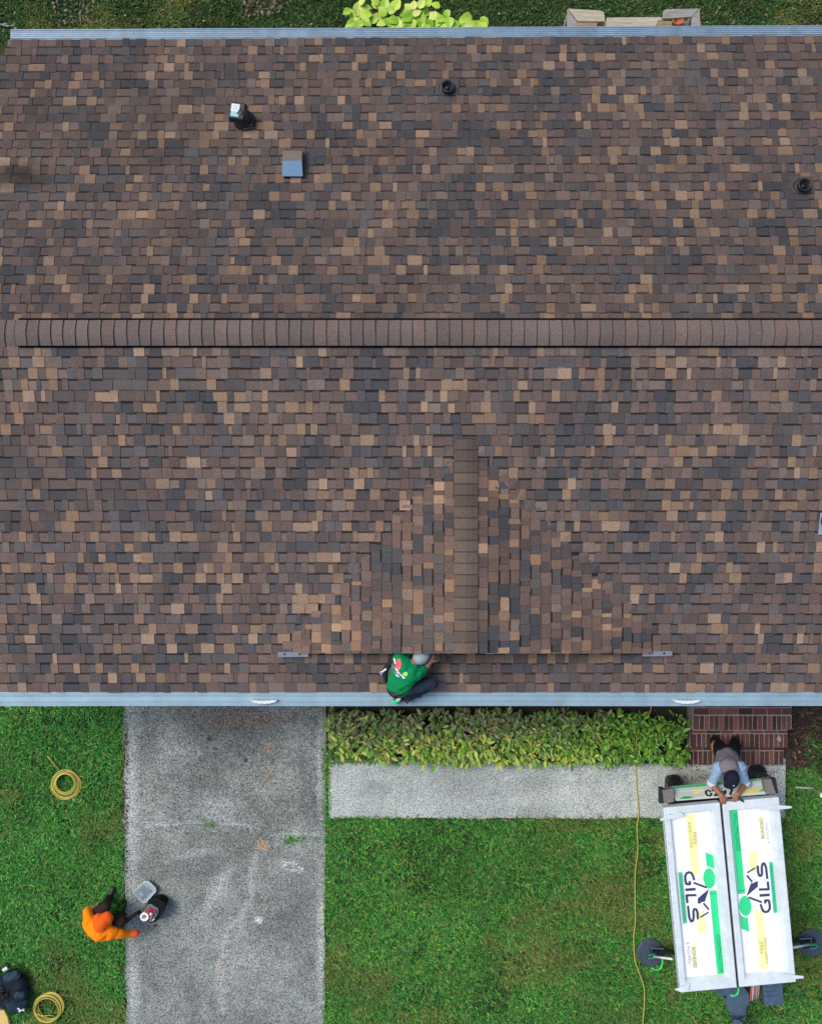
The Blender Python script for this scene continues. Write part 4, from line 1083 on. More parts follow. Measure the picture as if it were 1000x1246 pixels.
tf([(.62, .20), (.66, .55), (.72, .30), (.80, .42), (.88, .30), (.78, .18)], (.80, .60, .05)); tf([(.04, .12), (.10, .30), (.20, .20), (.14, .10)], (.04, .35, .08)); tf([(.84, .22), (.90, .42), (.95, .24)], (.05, .40, .12))
V, Fc = text_mesh('0297', .95, 0, 1.25, .03)
lev[0] += 2; pt.add([tp_(.31 + x * .125, .16 + y * .66, .002 + lev[0] * .0005) for x, y in V], Fc, (.015, .015, .02))
obj('print', pt, M['paint'], tail)
for (a_, b_, c_, d_) in (((806, 962), (819, 960), (820, 976), (808, 978)), ((929, 949), (938, 948), (944, 966), (932, 967))):
    qs = [W(*p_, 1.43) for p_ in (a_, b_, c_, d_)]; o = MB().hull([v - Vector((0, 0, .1)) for v in reversed(qs)], list(reversed(qs)), (.18, .17, .16)); obj('corner_bracket', o, M['bracket'], trailer)
for (x0, x1, dx) in ((803, 808, 0), (937, 944, 3)):
    yy = 960 if dx == 0 else 948
    qs = [W(x0 + dx * .0, yy, 1.40), W(x1, yy, 1.40), W(x1 + dx, yy + 18, 1.40), W(x0 + dx, yy + 18, 1.40)]; o = MB().hull([v - Vector((0, 0, .10)) for v in reversed(qs)], list(reversed(qs))); obj('rubber_flap', o, M['black'], trailer)
# outriggers with round foot pads
for (px, py, sgn, ax) in ((791.5, 1160, -1, 818), (988, 1148, 1, 962)):
    c0 = W(px, py, .06); pad = MB().lathe(c0, [(.195, -.04), (.205, -.02), (.205, .0), (.19, .012), (.02, .016)], 36, (.1, .12, .15))
    ot = obj('foot_pad', pad, simple('dusty blue steel', (.050, .072, .10), .6, .3, .2, 12, .1), trailer, smooth=False)
    inn = W(ax + 10 * -sgn, py + 2 if sgn < 0 else py + 2, .62); arm = MB()
    j1 = W(px + 2, py - 4, .12); j2 = W(px + 12 * -sgn * -1 * (-1 if sgn > 0 else 1) if False else px - sgn * 14, py - 5, .25)
    arm.tube([j1, j2, inn], [.020, .032, .036], 8); arm.box((j1 + j2) / 2 + Vector((0, -.05, .02)), (.20, .10, .09), RT.to_3x3() @ Matrix.Rotation(R(90), 3, 'Z')); obj('outrigger_arm', arm, M['blackmetal'], trailer)
    lp = MB().tube([W(px - sgn * 16, py - 5, .36), W(px - 1 * sgn, py - 5.5, .36), W(px - 1 * sgn, py + 3, .30)], .012, 6); obj('handle_bar', lp, M['steel'], trailer)
    rod = MB().tube([W(px - sgn * 4, py + (4.5 if sgn < 0 else 2), .42), W(ax, py + (7.5 if sgn < 0 else 6), .75)], .017, 8); obj('jack_rod', rod, M['white'], trailer, smooth=True)
    ck = MB()
    for e in (-2, 2): ck.box(W(px + 1, py + 4 + e, .40), (.10, .018, .03), RT @ Matrix.Rotation(R(90), 3, 'Z'))
    ck.box(W(px + 5, py + 4, .40), (.02, .06, .03), Matrix.Rotation(R(0), 3, 'Z')); obj('clevis', ck, simple('dark green paint', (.02, .22, .13), .4), trailer)
def loop_tube(pts, r, nm, mat, par): return obj(nm, MB().tube(pts, r, 8), mat, par, smooth=True)
loop_tube([W(805.5, 1166, .3), W(806, 1172, .3), W(804.5, 1178, .3), W(800.5, 1181, .3), W(796, 1180.5, .3), W(792.5, 1178, .3)], .013, 'green_hook', M['green'], trailer)
loop_tube([W(898, 1202, .95), W(898.5, 1206, .95), W(897, 1210, .95), W(893, 1212.5, .95), W(888.5, 1211.5, .95)], .014, 'green_hook', M['green'], trailer)
# tongue
tng = [(862, 1190), (868, 1206), (879, 1213), (886, 1228), (892, 1240), (893, 1262), (904, 1262), (906, 1240), (911, 1222), (912, 1210), (906, 1203), (900, 1190)]
qs = [W(x, y, .62) for x, y in tng]; obj('tongue', MB().hull([v - Vector((0, 0, .06)) for v in reversed(qs)], list(reversed(qs))), M['steel'], trailer, bevel=.004)
hl_ = MB().box(W(882, 1213.5, .625), (.03, .04, .006), None, (.01, .01, .01)); obj('slot', hl_, M['black'], trailer)
obj('coupler', MB().tube([W(898, 1258, .60), W(898, 1285, .58)], [.07, .05], 10), M['blackmetal'], trailer)
cb_ = MB()
cb_.tube([W(888, 1236, .70), W(893, 1240, .72), W(899, 1241, .72), W(904, 1244, .70), W(906, 1250, .65)], .010, 6); cb_.tube([W(909, 1225, .66), W(908, 1236, .68), W(901, 1240, .70), W(893, 1238, .70)], .009, 6); cb_.tube([W(886, 1246, .5), W(891, 1241, .68), W(903, 1238, .70)], .008, 6)
obj('cable', cb_, M['black'], trailer, smooth=True)
dkp = [(898, 1190), (914, 1190), (914, 1206), (910, 1215), (901, 1205)]
qs = [W(x, y, .55) for x, y in dkp]; obj('hydraulic_tray', MB().hull([v - Vector((0, 0, .1)) for v in reversed(qs)], list(reversed(qs))), M['black'], trailer)
cs_ = MB()
for k in range(5):
    x = 914.5 + k * 2.3; cs_.tube([W(x, 1190, .66), W(x - .6, 1205, .68), W(x - 1.8, 1219 - k, .66)], .011, 6, [(.42, .12, .08), (.50, .50, .52), (.45, .13, .09), (.32, .30, .32), (.40, .2, .18)][k])
obj('hydraulic_hose', cs_, M['paint'], trailer, smooth=True)
bx = MB().box(W(938.5, 1206, .66), (.27, .34, .16), RT.to_3x3() @ Matrix.Rotation(R(90), 3, 'Z')); bo = obj('battery_box', bx, M['steel'], trailer, bevel=.01)
kn = MB()
for i in range(3):
    for j in range(4): kn.box(W(932 + i * 6, 1198 + j * 5.5 - i * .5, .75), (.035, .030, .02), RT.to_3x3(), taper=.8)
obj('caps', kn, simple('blue plastic', (.06, .13, .22), .45), bo)
wr = MB(); 
for k in range(4): wr.tube([W(925 + k, 1216, .6), W(927 + k * 1.5, 1222 + k, .58), W(931 + k, 1224 - k, .56)], .006, 5, (.05, .05, .05))
obj('wiring', wr, M['black'], trailer)

# ------------------------------------------------------------------ people
def body_mesh(capsules, ells=(), voxel=.012, smooth=6):
    m_ = MB()
    for c in capsules: m_.caps(*c)
    for e in ells: m_.ell(*e)
    me = bpy.data.meshes.new('tmp'); me.from_pydata([tuple(v) for v in m_.v], [], m_.f)
    o = bpy.data.objects.new('tmp', me); COL.objects.link(o)
    r_ = o.modifiers.new('r', 'REMESH'); r_.mode = 'VOXEL'; r_.voxel_size = voxel; r_.use_smooth_shade = True
    s_ = o.modifiers.new('s', 'SMOOTH'); s_.iterations = smooth; s_.factor = .5
    dg = bpy.context.evaluated_depsgraph_get(); dg.update(); out = bpy.data.meshes.new_from_object(o.evaluated_get(dg))
    bpy.data.objects.remove(o); bpy.data.meshes.remove(me); return out
def skin_obj(name, caps_, ells, mat, parent, col=None, voxel=.012, smooth=6, fold=0, fscale=30):
    me = body_mesh(caps_, ells, voxel, smooth); n = len(me.vertices)
    co = np.empty(n * 3); me.vertices.foreach_get('co', co); co = co.reshape(-1, 3)
    if fold:
        no = np.empty(n * 3); me.vertices.foreach_get('normal', no); no = no.reshape(-1, 3)
        d = fold * (np.sin(co[:, 0] * fscale + 2 * np.sin(co[:, 1] * fscale * .7)) + np.sin(co[:, 1] * fscale * 1.3 + co[:, 2] * fscale + 1.5 * np.sin(co[:, 0] * fscale * .9))) * .5
        co += no * d[:, None]
    org = np.array([(co[:, 0].min() + co[:, 0].max()) / 2, (co[:, 1].min() + co[:, 1].max()) / 2, co[:, 2].min()])
    me.vertices.foreach_set('co', (co - org).ravel()); me.name = name
    att = me.color_attributes.new('Col', 'FLOAT_COLOR', 'CORNER'); arr = np.ones((len(me.loops), 4), np.float32); arr[:, :3] = col or (.5, .5, .5); att.data.foreach_set('color', arr.ravel())
    me.materials.clear(); me.materials.append(mat); me.polygons.foreach_set('use_smooth', [True] * len(me.polygons)); me.update()
    o = bpy.data.objects.new(name, me); COL.objects.link(o); place(o, Vector(org), parent); return o
def hand(p, d, side, nrm, curl=.5, s=1.0):
    """capsules for a palm, four unequal fingers and a thumb; d: finger direction, side: towards the thumb, nrm: towards the palm side"""
    d = d.normalized(); side = (side - d * side.dot(d)).normalized(); nrm = (nrm - d * nrm.dot(d) - side * nrm.dot(side)).normalized(); out = []
    for k in (-1, 0, 1): out.append((p + side * k * .022 * s, .017 * s, p + d * .075 * s + side * k * .026 * s, .015 * s))
    for k, L in zip((1.5, .5, -.5, -1.5), (.07, .08, .075, .055)):
        b_ = p + d * .082 * s + side * k * .019 * s; m1 = b_ + (d * math.cos(curl * .6) + nrm * math.sin(curl * .6)) * L * .5 * s + side * k * .003; m2 = m1 + (d * math.cos(curl * 1.6) + nrm * math.sin(curl * 1.6)) * L * .5 * s
        out += [(b_, .0088 * s, m1, .0082 * s), (m1, .0082 * s, m2, .0068 * s)]
    t0 = p + d * .02 * s + side * .03 * s; t1 = t0 + (d * .6 + side * .8).normalized() * .04 * s; t2 = t1 + (d * .85 + side * .2 + nrm * .4).normalized() * .032 * s
    out += [(t0, .012 * s, t1, .0105 * s), (t1, .0105 * s, t2, .0085 * s)]
    return out
def head_parts(c, fwd, up, s=1.0):
    """capsules and ellipsoids for a head with nose, brow, ears, chin; eyes returned apart"""
    fwd = fwd.normalized(); up = (up - fwd * up.dot(fwd)).normalized(); sd_ = fwd.cross(up)
    Mh = Matrix((sd_, fwd, up)).transposed()
    E = [(c, (.074 * s, .094 * s, .105 * s), Mh), (c + fwd * .045 * s - up * .06 * s, (.05 * s, .05 * s, .05 * s), Mh)]
    E += [(c + sd_ * k * .076 * s - up * .012 * s - fwd * .005, (.012 * s, .022 * s, .032 * s), Mh) for k in (-1, 1)]
    Cc = [(c + fwd * .088 * s + up * .01 * s, .009 * s, c + fwd * .108 * s - up * .022 * s, .014 * s), (c + fwd * .085 * s - up * .055 * s - sd_ * .016, .008 * s, c + fwd * .085 * s - up * .055 * s + sd_ * .016, .008 * s),
          (c + fwd * .08 * s + up * .03 * s - sd_ * .03, .009 * s, c + fwd * .08 * s + up * .03 * s + sd_ * .03, .009 * s)]
    eyes = MB()
    for k in (-1, 1): eyes.ell(c + fwd * .086 * s + sd_ * k * .030 * s + up * .008 * s, (.012, .008, .008), Mh, 8, 6, (.05, .04, .03))
    return Cc, E, eyes, Mh, fwd, up, sd_
def cap_on(parent, c, Mh, fwd, up, sd_, col, s=1.0, mark=None, tilt=0, brim=True):
    m_ = MB(); cc = c + up * .028 * s - fwd * .004
    n = 20
    prof = [(1.04, -.012), (1.05, .02), (.98, .05), (.80, .078), (.5, .094), (.15, .10)]
    for i, (rr_, h) in enumerate(prof):
        for k in range(n):
            a = 2 * math.pi * k / n; m_.v.append(tuple(cc + sd_ * math.cos(a) * .083 * rr_ * s + fwd * math.sin(a) * .102 * rr_ * s + up * h * s))
    for i in range(len(prof) - 1):
        for k in range(n): m_.f.append((i * n + k, i * n + (k + 1) % n, (i + 1) * n + (k + 1) % n, (i + 1) * n + k)); m_.c.append(col)
    m_.f.append(tuple((len(prof) - 1) * n + k for k in range(n))); m_.c.append(col)
    o = obj('cap', m_, M['cloth'], parent, smooth=True)
    if brim:
        b_ = MB(); top = []; bot = []
        for k in range(11):
            a = math.pi * (k / 10); x = math.cos(a); y = math.sin(a); q_ = cc + sd_ * x * .078 * s + fwd * (.075 + .085 * y ** .8) * s + up * (.004 - .012 * y * y - .008 * x * x) * s; top.append(q_ + up * .003); bot.append(q_ - up * .003)
        b_.hull(bot, top, tuple(v * .85 for v in col)); obj('brim', b_, M['cloth'], o)
    obj('button', MB().ell(cc + up * .100 * s, (.008, .008, .006), Mh, 8, 5, col), M['cloth'], o)
    return o, cc
def seg(ps, rs): return [(ps[i], rs[i], ps[i + 1], rs[i + 1]) for i in range(len(ps) - 1)]

# --- worker on the roof, kneeling at the foot of the porch gable
w1 = thing('person', W(492, 830, 2.66), 'person in green t-shirt and pale cap crouching on the roof edge below the gable', 'person')
pel = W(484, 836, 2.95); bel = W(487, 829, 3.0); che = W(493, 817, 3.05); nck = W(502, 808, 3.04)
shR = W(506.5, 820, 3.04); shL = W(486, 802, 3.03); hdc = W(511.5, 799.5, 2.99)
elR = W(517.5, 813, 2.95); haR = W(524.5, 803.5, 2.98); elL = W(500, 797, 2.86); haL = W(520, 797.5, 2.84)
hipR = W(491, 839, 2.92); knR = W(525, 832, 2.87); anR = W(499, 848, 2.70); hipL = W(482, 832, 2.90); knL = W(492, 812, 2.80); anL = W(482, 832, 2.70)
Cc, E, eyes, Mh, fw, up_, sd_ = head_parts(hdc, Vector((.62, .55, -.5)), Vector((.2, .3, .9)), .98)
hR = hand(haR, Vector((.9, .3, -.1)), Vector((-.3, .9, .2)), Vector((0, .3, -1)), 1.0); hL = hand(haL, Vector((1, .1, -.1)), Vector((0, .2, 1)), Vector((0, -.8, -.3)), 1.0)
skin_obj('body', Cc + [(nck, .055, hdc, .06)] + seg([shR, elR, haR], [.05, .042, .028]) + seg([shL, elL, haL], [.05, .042, .028]) + seg([pel - Vector((0, 0, .03)), che - Vector((0, 0, .03)), nck], [.06, .06, .045]) + seg([hipR, knR, anR], [.07, .05, .035]) + seg([hipL, knL, anL], [.07, .05, .035]) + hR + hL, E, M['skin'], w1, voxel=.0085, smooth=3)
obj('eyes', eyes, M['paint'], w1)
gcol = lin((6, 128, 76))
upv = Vector((0, 0, 1)); ax1 = (nck - pel).normalized(); sx1 = ax1.cross(upv).normalized()
skin_obj('shirt', [(pel + sx1 * .03, .11, che + sx1 * .055, .12), (pel - sx1 * .03, .11, che - sx1 * .055, .12), (che, .12, nck - ax1 * .03, .08), (shR, .072, elR.lerp(shR, .35), .068), (shL, .075, elL.lerp(shL, .4), .07), (shR, .085, shL, .085), (pel, .115, bel, .125)], (), M['cloth'], w1, gcol, .014, 5, .006, 42)
skin_obj('trousers', seg([hipR, knR], [.098, .078]) + seg([knR + Vector((0, -.01, -.03)), anR], [.07, .05]) + seg([hipL, knL], [.098, .078]) + [(knL, .07, anL, .05), (pel - Vector((0, .03, .03)), .12, hipR, .09)], (), M['cloth'], w1, lin((38, 48, 62)), .014, 4, .005, 46)
capo, cc = cap_on(w1, hdc, Mh, fw, up_, sd_, lin((150, 160, 168)), 1.05)
# back print: red oval, white lettering lines, yellow-green leaf
prn = MB(); top1 = 3.195
def bk(x, y): # survey spot in the zoomed back view onto the top of the shirt
    return W(450 + x / 10, 785 + y / 10, 3.21)
def bpoly(pts, col, z=.0): 
    qs = [bk(*p_) for p_ in pts]; n = len(qs); ar = sum(qs[i].x * qs[(i + 1) % n].y - qs[(i + 1) % n].x * qs[i].y for i in range(n))
    if ar < 0: qs.reverse()
    prn.add(qs, [tuple(range(n))], col)
ov = [(345 + 36 * math.cos(a) - 18 * math.sin(a) * .6, 250 + 68 * math.sin(a) + 8 * math.cos(a)) for a in [i * math.pi / 9 for i in range(18)]]
PR = []
for (pts, col) in [(ov, (.62, .10, .10))] + [([(x0, y0), (x0 + 16, y0 - 4), (x1 + 14, y1 - 4), (x1, y1)], (.8, .86, .84)) for (x0, y0, x1, y1) in ((285, 185, 300, 250), (262, 270, 320, 400), (282, 268, 345, 405), (262, 240, 296, 300), (308, 300, 405, 420), (330, 338, 420, 418))] + [([(395, 350), (435, 330), (460, 345), (455, 380), (425, 390), (400, 380)], (.30, .72, .12))]:
    PR.append((pts, col))
from mathutils.bvhtree import BVHTree
def drape(parent_obj, name, polys, mat, par, lift=.003, step=.012):
    """flat print laid on a surface: every outline is cut into a small grid and dropped onto the mesh"""
    me = parent_obj.data; off = WORLD[parent_obj]
    bt = BVHTree.FromPolygons([v.co + off for v in me.vertices], [tuple(p_.vertices) for p_ in me.polygons]); m_ = MB()
    for li, (qs, col) in enumerate(polys):
        n = len(qs); c0 = sum(qs, Vector()) / n; rings = [[c0.lerp(q_, t) for q_ in qs] for t in (.33, .66, 1)]
        vs = [c0] + [q_ for r_ in rings for q_ in r_]; out = []
        for v in vs:
            h = bt.ray_cast(Vector((v.x, v.y, 5)), Vector((0, 0, -1))); z = h[0].z if h[0] is not None else v.z
            out.append(Vector((v.x, v.y, z + lift + li * .0004)))
        ar = sum(qs[i].x * qs[(i + 1) % n].y - qs[(i + 1) % n].x * qs[i].y for i in range(n))
        fs = [(0, 1 + i, 1 + (i + 1) % n) for i in range(n)] + [(1 + r_ * n + i, 1 + (r_ + 1) * n + i, 1 + (r_ + 1) * n + (i + 1) % n, 1 + r_ * n + (i + 1) % n) for r_ in range(2) for i in range(n)]
        if ar < 0: fs = [tuple(reversed(f)) for f in fs]
        m_.add(out, fs, col)
    return obj(name, m_, mat, par)
shirt1 = [o for o in w1.children if o.name.startswith('shirt')][0]
drape(shirt1, 'print', [([bk(*p_) for p_ in pts], col) for pts, col in PR], M['paint'], w1)
# belt, boots, harness
bl = MB(); bl.tube([W(472, 838, 2.86), W(474, 843, 2.98), W(480, 845.5, 3.03), W(488, 845, 3.03), W(495, 841, 2.98)], .022, 8); obj('belt', bl, M['black'], w1, smooth=True)
po = MB().ell(W(482.5, 844, 2.98), (.062, .035, .05), Matrix.Rotation(R(-18), 3, 'Z'), 14, 8, lin((170, 104, 62))); obj('pouch', po, M['cloth'], w1, smooth=True)
for an in ((498, 847.5), (486, 850)):
    bt_ = MB().caps(W(an[0] - 3, an[1] + 2, 2.66), .045, W(an[0] + 4, an[1] - 2, 2.67), .038); bo_ = obj('boot', bt_, M['black'], w1, smooth=True)
hn = MB().tube([W(484, 797, 3.03), W(476, 805, 2.95), W(470, 814, 2.9), W(468, 821, 2.88), W(471, 829, 2.85)], .032, 8); obj('harness_strap', hn, M['black'], w1, smooth=True)
gg = MB(); gg.box(W(482, 853.5, 2.72), (.10, .045, .03), Matrix.Rotation(R(28), 3, 'Z'), lin((40, 196, 130))); gg.box(W(485, 850.5, 2.74), (.05, .04, .03), Matrix.Rotation(R(28), 3, 'Z'), (.6, .65, .62))
tag(obj('pry_tool', gg, M['paint'], bevel=.006), 'bright green handled tool on the front gutter behind the crouching worker', 'tool')
ng = MB(); ng.box(W(497, 851, 2.70), (.10, .05, .05), Matrix.Rotation(R(48), 3, 'Z')); ng.tube([W(500, 849.5, 2.72), W(506, 847.8, 2.72), W(512.5, 848, 2.72)], [.016, .013, .012], 8); ng.ell(W(498.5, 848.5, 2.75), (.022, .022, .02))
tag(obj('nail_gun', ng, M['black'], smooth=False), 'small black tool lying on the front gutter behind the crouching worker', 'tool')
hm = thing('hammer', W(466, 818, 2.75), 'silver headed hammer hanging at the left side of the green shirt', 'hammer')
obj('head', MB().box(W(467.3, 816.3, 2.95), (.072, .020, .022), Matrix.Rotation(R(38), 3, 'Z')), simple('bright steel', (.6, .62, .65), .25, .7), hm, bevel=.003)
obj('claw', MB().box(W(463.2, 819.2, 2.95), (.02, .045, .012), Matrix.Rotation(R(38), 3, 'Z')), M['galv'], hm)
obj('handle', MB().tube([W(467, 817, 2.93), W(469, 819, 2.78)], .011, 8), M['black'], hm)
gt = MB(); gt.box(W(531.5, 800.5, 2.98), (.07, .045, .05), Matrix.Rotation(R(20), 3, 'Z')); gt.tube([W(530, 801.5, 2.98), W(525, 803, 2.98)], .014, 8); gt.ell(W(535, 800, 2.99), (.018, .018, .018))
tag(obj('caulk_gun', gt, M['black'], bevel=.005), 'black hand tool held up to the gable edge by the crouching worker', 'tool')

# --- man leaning over the trailer from the steps
w2 = thing('person', W(885, 915, .3), 'person in navy cap and grey blue shirt leaning over the trailer from brick steps', 'person')
fw2 = (EA * 1.0).normalized()
pel = W(884.5, 921, 1.16); che = W(886.5, 934, 1.46); nck = W(887.5, 941, 1.50); hdc = W(888.5, 946, 1.60)
shL = W(874.5, 934.5, 1.42); shR = W(900, 934, 1.42); elL = W(865.5, 954, 1.34); elR = W(907, 953.5, 1.34); haL = W(878, 969, 1.49); haR = W(897.5, 966.5, 1.50)
hipL = W(879.5, 918, 1.10); knL = W(874, 908, .78); anL = W(869.5, 902, .36); hipR = W(890, 917.5, 1.10); knR = W(893.5, 909, .76); anR = W(893.5, 903.5, .36)
Cc, E, eyes, Mh, fw, up_, sd_ = head_parts(hdc, Vector((.04, -.88, -.42)), Vector((0, -.35, .9)), .98)
hLc = hand(haL, Vector((.25, -.95, -.05)), Vector((.9, .3, .1)), Vector((0, -.1, -1)), .6, .98); hRc = hand(haR, Vector((-.45, -.85, -.05)), Vector((-.9, .4, .1)), Vector((0, -.1, -1)), .7, .98)
skin_obj('body', Cc + [(nck, .056, hdc, .06)] + seg([shL, elL, haL], [.05, .044, .029]) + seg([shR, elR, haR], [.05, .044, .029]) + seg([pel - Vector((0, 0, .03)), che - Vector((0, 0, .03)), nck], [.06, .06, .045]) + seg([hipL, knL, anL], [.08, .055, .04]) + seg([hipR, knR, anR], [.08, .055, .04]) + hLc + hRc, E, M['skin'], w2, voxel=.0085, smooth=3)
obj('eyes', eyes, M['paint'], w2)
sx2 = Vector((1, 0, 0))
skin_obj('shirt', [(pel + sx2 * .05, .105, che + sx2 * .055, .095), (pel - sx2 * .05, .105, che - sx2 * .055, .095), (pel, .115, che, .115), (che, .13, nck - Vector((0, -.02, .02)), .09), (pel - Vector((0, 0, .12)), .125, pel, .125)], (), M['cloth'], w2, lin((118, 114, 124)), .013, 5, .008, 40)
skin_obj('sleeves', [(shL, .085, shL.lerp(elL, .5), .068), (shL.lerp(elL, .5), .066, elL, .062), (shR, .085, shR.lerp(elR, .5), .068), (shR.lerp(elR, .5), .066, elR, .060), (shL, .088, shR, .088)], (), M['cloth'], w2, lin((136, 162, 190)), .012, 4, .006, 55)
cf = MB()
for e, s_ in ((elL, shL), (elR, shR)):
    d = (e - s_).normalized(); cf.tube([e - d * .03, e + d * .028], [.068, .062], 14)
obj('cuffs', cf, simple('white cuff cloth', (.55, .57, .58), .9), w2, smooth=True)
skin_obj('trousers', seg([hipL, knL, anL], [.115, .085, .065]) + seg([hipR, knR, anR], [.115, .085, .065]) + [(pel - Vector((0, 0, .08)), .13, hipR, .11), (pel - Vector((0, 0, .08)), .13, hipL, .11)], (), M['cloth'], w2, lin((20, 20, 26)), .014, 4, .005, 40)
for an in (anL, anR):
    obj('shoe', MB().caps(an + Vector((0, .04, -.01)), .05, an + Vector((0, -.13, -.015)), .042), M['black'], w2, smooth=True)
capo, cc = cap_on(w2, hdc - fw * .01, Mh, fw, up_, sd_, lin((24, 28, 42)), 1.16)
skin_obj('collar', [(nck - sx2 * .05, .055, nck + sx2 * .05, .055), (nck - Vector((0, -.01, .01)), .07, hdc - Vector((0, -.03, .05)), .06)], (), M['cloth'], w2, lin((60, 66, 84)), .012, 3)
obj('badge', MB().box(cc + up_ * .112 + fw * .02, (.026, .030, .006), Mh, (.55, .55, .55)), M['paint'], capo)
ap = MB().tube([W(868.5, 902, .75), W(867.5, 908, .80), W(869, 914, .85)], [.022, .034, .028], 10, lin((150, 110, 70))); obj('tool_pouch', ap, M['cloth'], w2, smooth=True)
kt = MB().tube([W(898.5, 970.5, 1.51), W(901.5, 973.6, 1.51), W(904.5, 976.0, 1.50)], [.014, .016, .010], 8); tag(obj('knife', kt, M['black'], smooth=True), 'small black knife or tool in the hand of the man at the trailer', 'tool')

# --- man in orange squatting by the tool bag
w3 = thing('person', W(125, 1118, 0), 'person in a bright orange hooded top squatting on the grass at the driveway edge', 'person')
pel = W(114, 1119, .34); che = W(124, 1130, .56); nck = W(126, 1125, .62); hdc = W(127, 1119.5, .66)
shL = W(109, 1119, .56); shR = W(134, 1134, .58); elL = W(106, 1110.5, .46); haL = W(111, 1108, .40); elR = W(146, 1136.5, .50); haR = W(158, 1137, .38)
hipL = W(117, 1113, .34); knL = W(128, 1104, .50); anL = W(132, 1094, .10); hipR = W(126, 1122, .34); knR = W(147, 1121, .50); anR = W(138, 1117, .10)
Cc, E, eyes, Mh, fw, up_, sd_ = head_parts(hdc, Vector((.78, .5, -.45)), Vector((.3, .2, .9)), .98)
hLc = hand(haL, Vector((.8, .3, -.4)), Vector((-.2, .9, .2)), Vector((0, 0, -1)), .7); hRc = hand(haR, Vector((1, .05, -.25)), Vector((0, 1, .1)), Vector((0, 0, -1)), .5)
skin_obj('body', Cc + [(nck, .056, hdc, .06)] + seg([shL, elL, haL], [.05, .042, .028]) + seg([shR, elR, haR], [.05, .042, .028]) + seg([pel, che, nck], [.08, .09, .05]) + seg([hipL, knL, anL], [.07, .05, .035]) + seg([hipR, knR, anR], [.07, .05, .035]) + hLc + hRc, E, M['skin'], w3, voxel=.0085, smooth=3)
obj('eyes', eyes, M['paint'], w3)
og = (.95, .24, .003)
skin_obj('hooded_top', [(W(113, 1124, .38), .15, che - Vector((.02, .02, 0)), .165), (W(108, 1116, .42), .085, W(118, 1128, .56), .13), (W(121, 1131, .54), .135, W(133, 1136, .55), .105), (che, .15, nck - Vector((0, 0, .03)), .11),
         (shL, .082, elL, .068), (elL, .066, haL - Vector((0, .0, -.01)), .046), (shR, .088, elR, .072), (elR, .072, haR, .048)], (), M['cloth'], w3, og, .013, 5, .006, 38)
skin_obj('hood', [(hdc - fw * .030 + up_ * .008, .108, hdc + fw * .035 + up_ * .02, .092), (hdc - fw * .06 - sd_ * .05, .085, nck - fw * .05, .10)], (), M['cloth'], w3, (.80, .11, .008), .012, 4, .004, 45)
skin_obj('trousers', seg([hipL, knL], [.105, .078]) + [(knL, .076, anL, .058), (pel, .13, hipL, .10), (pel, .13, hipR, .10)] + seg([hipR, knR], [.105, .082]) + [(knR, .08, anR, .06)], (), M['cloth'], w3, lin((44, 34, 32)), .013, 4, .006, 42)
for an, dr in ((anL, Vector((.35, .9, 0))), (anR, Vector((1, .1, 0)))):
    obj('boot', MB().caps(an - dr * .03 - Vector((0, 0, .045)), .048, an + dr * .14 - Vector((0, 0, .055)), .04), M['black'], w3, smooth=True)
gl_ = MB().caps(haR - Vector((.02, 0, -.01)), .046, haR + Vector((.075, .0, -.02)), .052); obj('glove', gl_, simple('red orange glove', (.70, .09, .02), .8), w3, smooth=True)
tag(obj('tool_strap', MB().tube([W(152, 1121, .40), W(158, 1118, .38), W(164, 1113, .33), W(170, 1110, .25)], [.05, .032, .03, .03], 8), M['black'], smooth=True), 'black strap of the tool bag stretched towards the squatting person in orange', 'strap')

# tool bag with contents, and its clear lid lying beside it
tbg = thing('tool_bag', W(185, 1110, .03), 'open black tool bag on the driveway with a white tape roll on top', 'bag')
Rt = Matrix.Rotation(R(-32), 3, 'Z')
def lb(x, y): return W(184 + x, 1109 + y, .2)
b_ = MB(); ol = [(170, 1113), (175, 1120), (182, 1124.5), (186, 1124.5), (192, 1119), (199, 1110), (202, 1103), (201, 1098), (194, 1094), (189, 1094), (181, 1098), (175, 1106)]
qs = [W(x, y, .26) for x, y in ol]; c_ = sum(qs, Vector()) / len(qs)
bot = [(q_ - c_) * .90 + c_ + Vector((0, 0, -.23)) for q_ in qs]; b_.hull(list(reversed(bot)), list(reversed(qs))); obj('bag_body', b_, M['bagcloth'], tbg, bevel=.02)
tr = [(171.5, 1113.5), (182.5, 1123), (186, 1122.5), (193, 1111), (192.5, 1106), (184, 1100.5), (179.5, 1101.5)]
qs = [W(x, y, .285) for x, y in tr]; obj('tray', MB().hull([v - Vector((0, 0, .02)) for v in reversed(qs)], list(reversed(qs))), simple('grey tray plastic', (.10, .12, .14), .5), tbg, bevel=.006)
obj('flap', MB().tube([W(188, 1122, .27), W(194, 1116, .28), W(200, 1106, .28), W(200, 1099, .28), W(192, 1095, .28), W(184, 1097, .28)], .016, 8), M['bagcloth'], tbg, smooth=True)
for i, (x, y) in enumerate(((190, 1126), (187.5, 1127))): obj('buckle', MB().box(W(x, y, .22), (.03, .03, .02)), M['black'], tbg)
tp = thing('tape_roll', W(176.3, 1115, .29), 'white round tape roll lying on top of the black tool bag', 'tape')
ctr = W(176.3, 1115, .29); pr_ = [(.026, 0), (.062, 0), (.062, .035), (.026, .035), (.026, 0)]
rmm = MB().lathe(ctr, [(.036, .0), (.062, .0), (.062, .036), (.034, .036), (.032, .012)], 28); obj('roll', rmm, simple('white tape', (.80, .80, .80), .5), tp, smooth=False)
obj('core', MB().lathe(ctr + Vector((0, 0, .008)), [(.020, .0), (.020, .028), (.012, .028)], 16), simple('grey core', (.2, .2, .22), .6), tp)
rr = random.Random(3)
red = simple('red handle plastic', (.50, .02, .03), .4)
